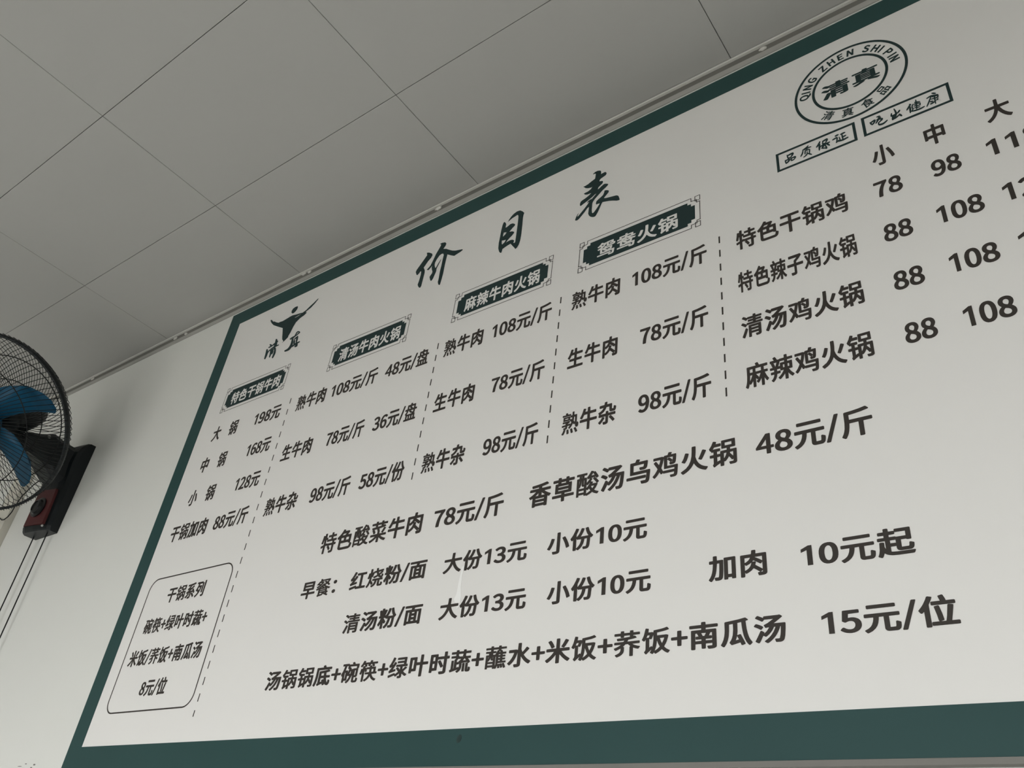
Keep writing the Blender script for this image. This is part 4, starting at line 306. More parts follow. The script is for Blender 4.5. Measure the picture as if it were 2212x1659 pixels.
    '食': (1000, [[6, 540, 19, 554, 113, 589, 191, 626, 278, 678, 372, 751, 413, 791, 475, 865, 494, 871, 510, 869, 583, 833, 595, 818, 587, 793, 590, 787, 688, 707, 760, 664, 832, 629, 988, 574, 1007, 558, 1004, 540, 957, 478, 941, 467, 916, 464, 822, 496, 816, 493, 816, 277, 841, 266, 897, 223, 905, 215, 906, 202, 872, 170, 756, 90, 900, -7, 912, -20, 911, -35, 850, -94, 832, -101, 813, -99, 694, -20, 572, 52, 568, 46, 567, -7, 550, -23, 294, -78, 219, -100, 190, -95, 178, -82, 149, -17, 152, -4, 176, 21, 183, 49, 183, 480, 178, 483, 97, 451, 69, 454, 57, 462, 8, 524], [508, 83, 505, 90, 408, 143, 407, 161, 432, 190, 332, 191, 322, 187, 325, 50], [571, 190, 635, 155, 687, 190], [675, 333, 666, 341, 328, 341, 322, 337, 322, 305, 332, 299, 669, 299, 675, 305], [675, 452, 675, 477, 669, 483, 332, 483, 322, 477, 322, 452, 328, 446, 666, 446], [379, 593, 419, 591, 425, 596, 410, 617], [634, 593, 538, 667, 581, 593]]),
    '/': (392, [[-3, -198, -19, -182, -16, -160, 279, 796, 291, 810, 310, 816, 391, 813, 405, 802, 407, 787, 111, -179, 100, -193, 78, -201]]),
    '：': (1000, [[144, 46, 143, 90, 153, 119, 175, 144, 219, 166, 263, 169, 307, 156, 338, 130, 356, 99, 358, 55, 345, 21, 317, -7, 282, -24, 241, -27, 194, -14, 162, 12], [356, 533, 334, 496, 307, 476, 263, 463, 219, 467, 182, 483, 153, 513, 141, 555, 144, 585, 162, 621, 191, 644, 232, 658, 278, 656, 316, 640, 347, 608, 358, 577]]),
    '+': (555, [[241, 644, 316, 644, 335, 638, 345, 627, 347, 427, 519, 425, 538, 419, 548, 405, 548, 333, 535, 318, 516, 313, 347, 311, 345, 115, 335, 101, 316, 95, 238, 95, 219, 102, 211, 112, 208, 312, 38, 313, 16, 321, 7, 333, 7, 405, 22, 422, 208, 427, 210, 624, 219, 637]]),
    '0': (555, [[275, -38, 203, -27, 182, -17, 132, 12, 82, 71, 46, 149, 24, 246, 18, 383, 24, 490, 44, 580, 82, 665, 134, 724, 182, 751, 213, 762, 285, 771, 357, 760, 410, 731, 435, 711, 475, 663, 510, 587, 530, 502, 539, 365, 531, 246, 516, 174, 510, 149, 473, 68, 422, 11, 372, -18, 344, -29], [278, 88, 300, 93, 322, 108, 348, 146, 370, 215, 381, 283, 385, 355, 380, 468, 367, 540, 351, 583, 322, 628, 300, 643, 278, 647, 257, 643, 235, 628, 206, 587, 189, 537, 177, 471, 171, 371, 178, 265, 188, 202, 208, 146, 235, 108, 257, 92]]),
    '1': (555, [[347, 758, 368, 749, 375, 733, 376, 105, 382, 101, 494, 101, 515, 93, 524, 77, 523, -4, 513, -18, 494, -24, 75, -22, 61, -13, 55, -1, 55, 77, 63, 92, 85, 101, 213, 101, 219, 108, 219, 593, 213, 597, 116, 598, 97, 605, 88, 621, 89, 690, 107, 704, 191, 726, 260, 756]]),
    '2': (555, [[22, -18, 11, -1, 16, 68, 170, 215, 269, 332, 310, 399, 330, 446, 339, 471, 346, 530, 343, 562, 332, 596, 313, 622, 282, 640, 238, 646, 203, 638, 157, 609, 116, 570, 88, 563, 66, 572, 14, 624, 9, 633, 10, 649, 78, 715, 119, 740, 169, 759, 216, 769, 269, 771, 332, 763, 382, 744, 440, 702, 480, 643, 497, 596, 503, 537, 493, 452, 467, 377, 423, 299, 357, 212, 261, 105, 507, 104, 522, 100, 538, 80, 536, -7, 525, -19, 507, -24, 44, -24]]),
    '3': (555, [[172, 759, 219, 769, 275, 771, 328, 766, 388, 747, 438, 717, 471, 680, 500, 621, 506, 549, 502, 515, 491, 480, 468, 440, 412, 387, 479, 337, 511, 290, 526, 249, 531, 208, 524, 130, 497, 73, 454, 24, 399, -10, 335, -31, 257, -38, 197, -33, 144, -20, 63, 19, 32, 44, -2, 83, 3, 105, 45, 158, 69, 172, 97, 167, 144, 127, 188, 102, 257, 89, 288, 92, 335, 114, 355, 137, 368, 168, 372, 199, 368, 233, 354, 265, 332, 287, 300, 303, 250, 316, 166, 323, 153, 330, 146, 343, 146, 418, 155, 433, 172, 441, 238, 446, 282, 458, 311, 474, 329, 493, 342, 521, 347, 552, 345, 580, 333, 608, 300, 638, 282, 644, 244, 646, 188, 628, 122, 580, 97, 578, 75, 590, 25, 652, 28, 673, 61, 702, 122, 740]]),
    '4': (555, [[432, 750, 444, 743, 449, 730, 449, 299, 453, 293, 525, 293, 539, 287, 545, 274, 545, 202, 541, 193, 528, 185, 450, 183, 449, 5, 444, -9, 428, -16, 338, -16, 324, -10, 318, 2, 316, 183, 16, 185, 3, 193, -1, 202, -1, 265, 307, 742, 325, 751], [316, 539, 157, 295, 317, 296]]),
    '5': (555, [[485, 754, 498, 737, 499, 655, 494, 643, 482, 634, 222, 628, 209, 493, 213, 489, 291, 497, 347, 491, 397, 474, 462, 433, 499, 387, 527, 318, 535, 233, 526, 162, 499, 93, 460, 42, 425, 14, 392, -7, 332, -30, 266, -38, 210, -35, 144, -21, 91, 1, 35, 38, -5, 77, -3, 96, 47, 161, 66, 169, 91, 165, 146, 121, 194, 98, 250, 89, 285, 94, 312, 105, 335, 124, 355, 152, 370, 190, 375, 240, 372, 277, 357, 318, 338, 345, 310, 365, 275, 375, 232, 375, 194, 363, 150, 338, 132, 335, 107, 345, 57, 381, 53, 405, 79, 743, 91, 754, 110, 758, 466, 758]]),
    '6': (555, [[303, -38, 213, -23, 153, 8, 97, 65, 55, 143, 34, 224, 24, 368, 34, 487, 58, 574, 110, 670, 172, 727, 241, 759, 347, 771, 413, 759, 472, 732, 526, 687, 531, 674, 530, 662, 475, 601, 453, 591, 428, 595, 388, 628, 347, 644, 297, 641, 263, 625, 229, 590, 203, 540, 183, 446, 238, 469, 303, 480, 382, 472, 441, 447, 485, 412, 519, 360, 539, 299, 546, 224, 533, 140, 514, 90, 478, 39, 428, -2, 391, -20, 363, -30], [303, 85, 341, 99, 373, 140, 389, 190, 391, 243, 380, 299, 363, 330, 338, 351, 291, 361, 260, 355, 236, 343, 198, 312, 179, 283, 185, 233, 199, 180, 221, 133, 257, 98, 275, 89]]),
    '7': (555, [[191, -24, 169, -10, 166, 18, 175, 140, 194, 258, 221, 368, 259, 468, 347, 627, 35, 633, 22, 641, 16, 652, 18, 743, 28, 753, 47, 758, 522, 756, 535, 748, 541, 737, 540, 671, 463, 558, 414, 468, 371, 349, 346, 227, 333, 121, 326, -4, 316, -17, 297, -24]]),
    '8': (555, [[291, 769, 350, 762, 413, 738, 460, 701, 494, 652, 511, 602, 516, 555, 512, 512, 485, 443, 434, 374, 475, 339, 517, 283, 537, 230, 542, 174, 534, 118, 513, 73, 469, 23, 419, -9, 366, -27, 278, -38, 194, -27, 144, -10, 91, 22, 53, 62, 38, 87, 22, 121, 13, 183, 18, 233, 40, 290, 84, 349, 130, 390, 81, 446, 63, 480, 52, 515, 49, 568, 54, 608, 75, 662, 113, 709, 163, 743, 219, 763], [232, 322, 200, 293, 172, 246, 161, 199, 168, 152, 196, 112, 235, 89, 282, 81, 335, 92, 362, 112, 383, 146, 388, 180, 381, 218, 363, 249, 338, 272, 297, 297], [322, 433, 345, 462, 363, 499, 372, 546, 367, 580, 355, 608, 328, 637, 294, 649, 257, 647, 228, 631, 210, 607, 198, 562, 203, 527, 217, 499, 241, 475, 275, 452]]),
    '9': (555, [[244, 771, 339, 758, 403, 727, 460, 673, 501, 599, 523, 521, 535, 396, 520, 243, 495, 152, 450, 71, 382, 5, 313, -27, 232, -38, 160, -29, 108, -10, 72, 11, 36, 43, 26, 55, 27, 71, 78, 131, 100, 142, 125, 140, 178, 101, 216, 90, 266, 95, 294, 109, 327, 143, 352, 193, 373, 287, 369, 289, 316, 264, 260, 254, 182, 260, 116, 286, 70, 324, 37, 374, 18, 430, 11, 515, 18, 577, 31, 615, 44, 646, 78, 695, 138, 741, 188, 762], [238, 646, 216, 636, 200, 622, 179, 587, 166, 540, 166, 471, 177, 430, 197, 399, 232, 377, 272, 373, 303, 383, 338, 405, 378, 449, 378, 465, 357, 562, 335, 605, 311, 630, 288, 643, 257, 649]])}
LATIN = {
    'Q': (742, [[722, -192, 657, -211, 585, -215, 528, -210, 460, -190, 403, -159, 363, -125, 322, -76, 300, -37, 235, -17, 169, 22, 97, 98, 58, 171, 30, 268, 22, 371, 32, 477, 69, 590, 113, 659, 188, 726, 269, 763, 300, 769, 378, 777, 469, 765, 562, 721, 628, 660, 674, 590, 708, 490, 721, 368, 711, 265, 686, 174, 644, 96, 596, 43, 528, -6, 483, -29, 516, -55, 563, -71, 613, -76, 682, -65, 703, -71, 717, -88, 736, -163, 733, -179], [369, 97, 419, 104, 441, 114, 466, 128, 498, 162, 527, 215, 536, 246, 547, 290, 553, 368, 545, 455, 527, 518, 498, 571, 466, 603, 428, 622, 372, 633, 319, 625, 288, 609, 243, 568, 215, 518, 202, 474, 189, 374, 196, 283, 214, 218, 243, 165, 291, 119, 322, 104]]),
    'I': (293, [[194, 765, 219, 753, 228, 730, 228, 2, 221, -17, 200, -30, 97, -30, 72, -17, 64, 5, 65, 733, 72, 751, 91, 763]]),
    'N': (723, [[644, 757, 654, 746, 658, 727, 658, 8, 653, -13, 641, -25, 622, -31, 522, -30, 497, -16, 225, 451, 222, -7, 210, -23, 191, -30, 97, -30, 78, -23, 68, -10, 64, 8, 64, 727, 70, 749, 82, 759, 100, 765, 197, 765, 223, 752, 497, 285, 501, 743, 513, 757, 532, 764, 622, 765]]),
    'G': (689, [[613, 25, 532, -19, 453, -40, 385, -45, 294, -33, 191, 11, 121, 71, 70, 146, 32, 268, 22, 368, 34, 480, 68, 580, 90, 615, 125, 664, 198, 724, 294, 766, 385, 777, 447, 774, 497, 762, 544, 743, 603, 704, 636, 671, 640, 655, 633, 637, 582, 577, 563, 567, 538, 570, 482, 612, 425, 631, 397, 633, 338, 625, 288, 602, 250, 568, 217, 515, 196, 449, 189, 374, 199, 277, 215, 221, 247, 168, 285, 132, 332, 110, 419, 101, 463, 110, 494, 127, 494, 268, 488, 272, 372, 273, 350, 281, 341, 293, 338, 308, 338, 377, 344, 396, 357, 407, 375, 412, 616, 412, 638, 404, 648, 393, 652, 377, 652, 74, 645, 55]]),
    'Z': (603, [[572, 758, 584, 746, 588, 730, 587, 680, 582, 662, 229, 115, 238, 110, 569, 107, 585, 96, 592, 80, 592, 5, 588, -13, 575, -25, 557, -31, 50, -31, 28, -23, 15, 2, 18, 71, 372, 621, 72, 627, 55, 640, 49, 655, 49, 730, 55, 749, 69, 761, 88, 765, 550, 765]]),
    'H': (728, [[650, -23, 628, -31, 532, -30, 513, -23, 502, -10, 499, 305, 491, 315, 232, 314, 225, -10, 213, -24, 191, -31, 97, -30, 78, -23, 69, -13, 64, 8, 64, 727, 68, 746, 78, 757, 100, 765, 194, 765, 212, 758, 224, 746, 228, 727, 228, 465, 238, 457, 497, 458, 499, 727, 503, 746, 516, 759, 535, 765, 632, 764, 658, 749, 664, 727, 664, 8, 661, -10]]),
    'E': (589, [[557, -23, 535, -31, 100, -31, 82, -25, 69, -13, 64, 8, 64, 727, 68, 746, 82, 759, 103, 765, 522, 765, 541, 760, 554, 749, 560, 730, 560, 658, 554, 640, 538, 627, 230, 621, 231, 458, 485, 454, 505, 433, 507, 355, 501, 330, 475, 315, 232, 314, 228, 121, 235, 110, 535, 110, 550, 106, 566, 93, 571, 74, 570, 2]]),
    'S': (596, [[357, 775, 422, 760, 494, 726, 557, 674, 564, 658, 560, 643, 507, 576, 482, 566, 460, 572, 394, 617, 360, 628, 310, 633, 260, 625, 235, 611, 221, 593, 213, 565, 218, 533, 234, 508, 263, 488, 447, 405, 510, 365, 541, 335, 567, 296, 583, 252, 589, 193, 580, 130, 557, 79, 503, 19, 452, -13, 385, -36, 310, -45, 250, -41, 169, -21, 91, 17, 19, 78, 13, 96, 18, 112, 78, 180, 103, 190, 125, 183, 188, 133, 238, 111, 288, 101, 341, 103, 375, 113, 408, 140, 420, 168, 420, 212, 405, 240, 378, 262, 178, 354, 107, 405, 75, 446, 57, 487, 46, 555, 55, 615, 78, 662, 128, 718, 182, 751, 235, 769, 300, 777]]),
    'P': (633, [[85, -27, 69, -13, 64, 5, 64, 727, 68, 746, 82, 759, 100, 765, 372, 761, 463, 744, 528, 712, 582, 660, 612, 583, 620, 518, 612, 455, 582, 377, 532, 322, 466, 286, 394, 266, 232, 260, 225, -10, 215, -23, 197, -30], [232, 400, 357, 403, 394, 413, 424, 430, 440, 449, 450, 474, 456, 518, 451, 558, 435, 590, 400, 613, 353, 624, 232, 626]])}
HEAVY = {
    '清': (1000, [[914, 402, 916, -10, 904, -48, 875, -71, 835, -83, 785, -90, 682, -92, 647, -86, 632, -73, 612, -13, 614, -7, 657, 5, 738, 4, 742, 12, 741, 59, 491, 62, 483, 55, 483, -73, 478, -84, 435, -95, 357, -95, 319, -87, 310, -73, 307, 189, 216, -7, 180, -73, 141, -82, 97, -77, 16, -23, 98, 143, 171, 305, 200, 317, 244, 318, 268, 312, 308, 287, 310, 396, 319, 409, 357, 416, 866, 416, 897, 412], [742, 155, 742, 190, 738, 196, 491, 196, 483, 190, 483, 155, 488, 149, 735, 149], [742, 290, 742, 321, 738, 327, 491, 327, 483, 321, 483, 290, 488, 284, 735, 283], [1001, 458, 988, 448, 953, 443, 297, 443, 288, 438, 244, 386, 207, 379, 166, 383, -14, 502, -13, 512, 28, 562, 72, 574, 116, 569, 225, 510, 241, 525, 275, 532, 519, 532, 524, 543, 524, 565, 519, 569, 338, 569, 300, 577, 291, 587, 291, 633, 300, 648, 335, 655, 519, 656, 524, 662, 524, 683, 516, 688, 319, 688, 278, 653, 247, 648, 210, 651, 194, 657, 122, 712, 38, 764, 33, 774, 80, 830, 122, 840, 172, 831, 278, 771, 316, 777, 519, 777, 524, 783, 524, 837, 532, 847, 569, 855, 650, 855, 685, 850, 698, 843, 700, 783, 707, 777, 916, 777, 950, 772, 964, 758, 964, 705, 953, 695, 919, 688, 707, 688, 700, 680, 700, 662, 707, 655, 891, 655, 928, 648, 939, 637, 935, 580, 894, 569, 707, 569, 701, 565, 701, 537, 710, 532, 982, 528, 1002, 515]]),
    '真': (1000, [[36, 758, 78, 771, 407, 771, 420, 846, 435, 854, 469, 858, 569, 847, 593, 840, 600, 830, 592, 777, 597, 771, 922, 771, 966, 760, 971, 752, 970, 693, 953, 680, 922, 676, 582, 676, 574, 671, 571, 649, 578, 644, 810, 644, 838, 640, 854, 630, 855, 196, 863, 191, 953, 191, 991, 182, 997, 171, 996, 112, 982, 101, 950, 96, 722, 93, 957, 0, 994, -19, 998, -26, 995, -32, 932, -86, 894, -93, 857, -90, 703, -20, 550, 38, 544, 49, 580, 90, 578, 96, 413, 96, 407, 94, 408, 90, 453, 60, 462, 49, 447, 36, 385, 1, 253, -55, 150, -90, 100, -95, 60, -84, 9, -32, 13, -20, 169, 34, 286, 93, 50, 96, 19, 102, 6, 112, 5, 174, 13, 183, 50, 191, 141, 191, 149, 196, 150, 630, 166, 640, 194, 644, 388, 645, 396, 671, 388, 676, 82, 676, 53, 679, 33, 693], [677, 196, 677, 224, 669, 230, 332, 230, 324, 224, 324, 196, 328, 191, 669, 191], [677, 318, 677, 333, 669, 338, 332, 338, 324, 330, 324, 315, 332, 310, 669, 310], [677, 437, 669, 444, 332, 444, 325, 443, 324, 427, 332, 418, 669, 418, 676, 421], [677, 552, 669, 560, 332, 560, 324, 555, 324, 530, 332, 524, 669, 524, 676, 527]])}
THIN = {
    '清': (1000, [[349, 405, 369, 410, 860, 410, 876, 405, 880, 393, 880, -10, 873, -38, 864, -54, 838, -72, 794, -82, 688, -85, 671, -79, 649, -7, 663, -1, 774, -1, 778, 15, 775, 67, 453, 68, 447, 62, 445, -82, 428, -88, 350, -84, 346, -73, 346, 393], [228, 313, 291, 270, 296, 255, 227, 93, 152, -63, 144, -73, 128, -75, 57, -28, 52, -17, 122, 118, 206, 305, 216, 312], [778, 149, 778, 196, 772, 202, 457, 202, 447, 196, 447, 149, 453, 143, 769, 143], [778, 283, 778, 327, 772, 333, 457, 333, 447, 327, 447, 283, 453, 277, 769, 277], [20, 508, 62, 562, 85, 567, 197, 504, 253, 463, 261, 452, 218, 393, 197, 385, 100, 454, 25, 499], [68, 774, 112, 827, 128, 833, 194, 800, 300, 728, 304, 762, 316, 770, 557, 772, 563, 844, 575, 849, 644, 849, 657, 847, 664, 840, 665, 777, 669, 771, 919, 769, 926, 765, 928, 752, 928, 705, 919, 696, 672, 694, 665, 690, 665, 655, 669, 649, 897, 646, 903, 637, 900, 580, 885, 576, 669, 575, 665, 571, 665, 530, 672, 526, 953, 525, 966, 515, 965, 458, 947, 449, 275, 451, 266, 462, 266, 512, 269, 520, 278, 525, 558, 527, 557, 575, 341, 576, 328, 583, 327, 596, 327, 640, 335, 647, 553, 649, 560, 655, 558, 693, 319, 694, 307, 699, 300, 713, 257, 660, 238, 654, 153, 715, 75, 763]]),
    '真': (1000, [[72, 759, 88, 765, 441, 765, 447, 771, 454, 843, 472, 852, 550, 842, 561, 837, 564, 827, 555, 771, 560, 765, 916, 765, 932, 759, 934, 693, 922, 682, 547, 682, 540, 677, 533, 643, 541, 638, 803, 638, 818, 630, 819, 190, 825, 185, 953, 183, 961, 174, 961, 112, 944, 102, 665, 99, 922, -1, 959, -20, 960, -33, 903, -81, 882, -86, 750, -25, 585, 39, 581, 52, 621, 96, 619, 102, 366, 102, 359, 99, 362, 96, 424, 55, 426, 49, 419, 41, 331, -7, 219, -54, 119, -87, 103, -88, 91, -81, 44, -32, 47, -21, 216, 38, 297, 76, 333, 99, 57, 102, 42, 112, 41, 171, 47, 182, 178, 185, 184, 190, 186, 630, 200, 638, 422, 638, 428, 643, 433, 677, 425, 682, 82, 682, 69, 693], [288, 190, 297, 185, 707, 185, 713, 190, 713, 230, 703, 237, 294, 236, 288, 230], [288, 337, 288, 308, 294, 304, 703, 304, 713, 312, 713, 340, 707, 344, 297, 344], [713, 443, 703, 451, 294, 450, 288, 446, 288, 418, 297, 412, 707, 412, 713, 418], [713, 558, 703, 566, 294, 566, 288, 562, 288, 524, 297, 518, 707, 518, 713, 524]]),
    '食': (1000, [[494, 857, 573, 821, 577, 812, 566, 793, 567, 787, 614, 743, 678, 695, 822, 617, 978, 562, 990, 552, 941, 485, 928, 478, 875, 491, 807, 519, 799, 518, 799, 258, 803, 254, 828, 256, 888, 205, 850, 174, 726, 90, 894, -23, 890, -35, 835, -85, 813, -83, 641, 31, 428, 146, 425, 158, 469, 199, 466, 205, 307, 203, 305, 37, 313, 32, 538, 72, 547, 67, 550, 58, 547, -7, 300, -62, 213, -87, 196, -79, 167, -17, 192, 15, 200, 46, 200, 502, 194, 506, 100, 467, 82, 465, 69, 473, 24, 537, 194, 612, 294, 670, 379, 737, 431, 787, 480, 849], [508, 202, 638, 138, 735, 202], [692, 290, 692, 349, 688, 355, 313, 355, 305, 349, 305, 293, 310, 285, 685, 285], [692, 437, 692, 493, 688, 497, 313, 497, 305, 493, 305, 437, 310, 432, 685, 432], [331, 580, 454, 580, 416, 640], [686, 580, 585, 651, 507, 718, 500, 718, 451, 671, 491, 677, 507, 673, 569, 578]]),
    '品': (1000, [[451, 362, 455, 346, 455, -63, 451, -76, 438, -81, 360, -80, 350, -73, 349, -42, 344, -36, 178, -35, 171, -38, 170, -79, 163, -88, 85, -90, 71, -85, 68, -70, 68, 349, 71, 362, 91, 366, 438, 366], [937, 362, 941, 349, 938, -78, 925, -84, 842, -82, 833, -73, 833, -42, 828, -36, 644, -35, 637, -38, 636, -79, 628, -88, 550, -90, 537, -85, 533, -70, 533, 349, 537, 362, 557, 366, 922, 366], [172, 58, 347, 59, 347, 275, 172, 275], [831, 58, 832, 275, 638, 275, 638, 59], [792, 462, 775, 455, 219, 458, 213, 471, 214, 799, 232, 807, 788, 804, 794, 790], [686, 712, 678, 716, 322, 716, 318, 708, 318, 549, 682, 546, 686, 555]])}
def unpack(tab):
    return {k: (adv / 1000, [[(c[i] / 1000, c[i + 1] / 1000) for i in range(0, len(c), 2)] for c in cs]) for k, (adv, cs) in tab.items()}
GL, LATIN, HEAVY, THIN = unpack(PRINTED), unpack(LATIN), unpack(HEAVY), unpack(THIN)
for k, (adv, cs) in list(GL.items()):   # ideographs a touch narrower in their cell
    if ord(k) > 0x3000 and k != '：': GL[k] = (adv, [[(.5 + (x - .5) * .955, z) for x, z in c] for c in cs])
GL['1'] = (.555, [[(.255, 0), (.400, 0), (.400, .760), (.300, .760), (.095, .640), (.095, .515), (.255, .590)]])
for d in '0123456789':   # numerals of the board's typeface: a little wider and lower
    adv, cs = GL[d]; GL[d] = (adv * 1.05, [[(x * 1.05, z * .93) for x, z in c] for c in cs])
adv, cs = GL['/']; GL['/'] = (adv * .98, [[(x * .95, -.093 + (z + .193) * .90) for x, z in c] for c in cs])

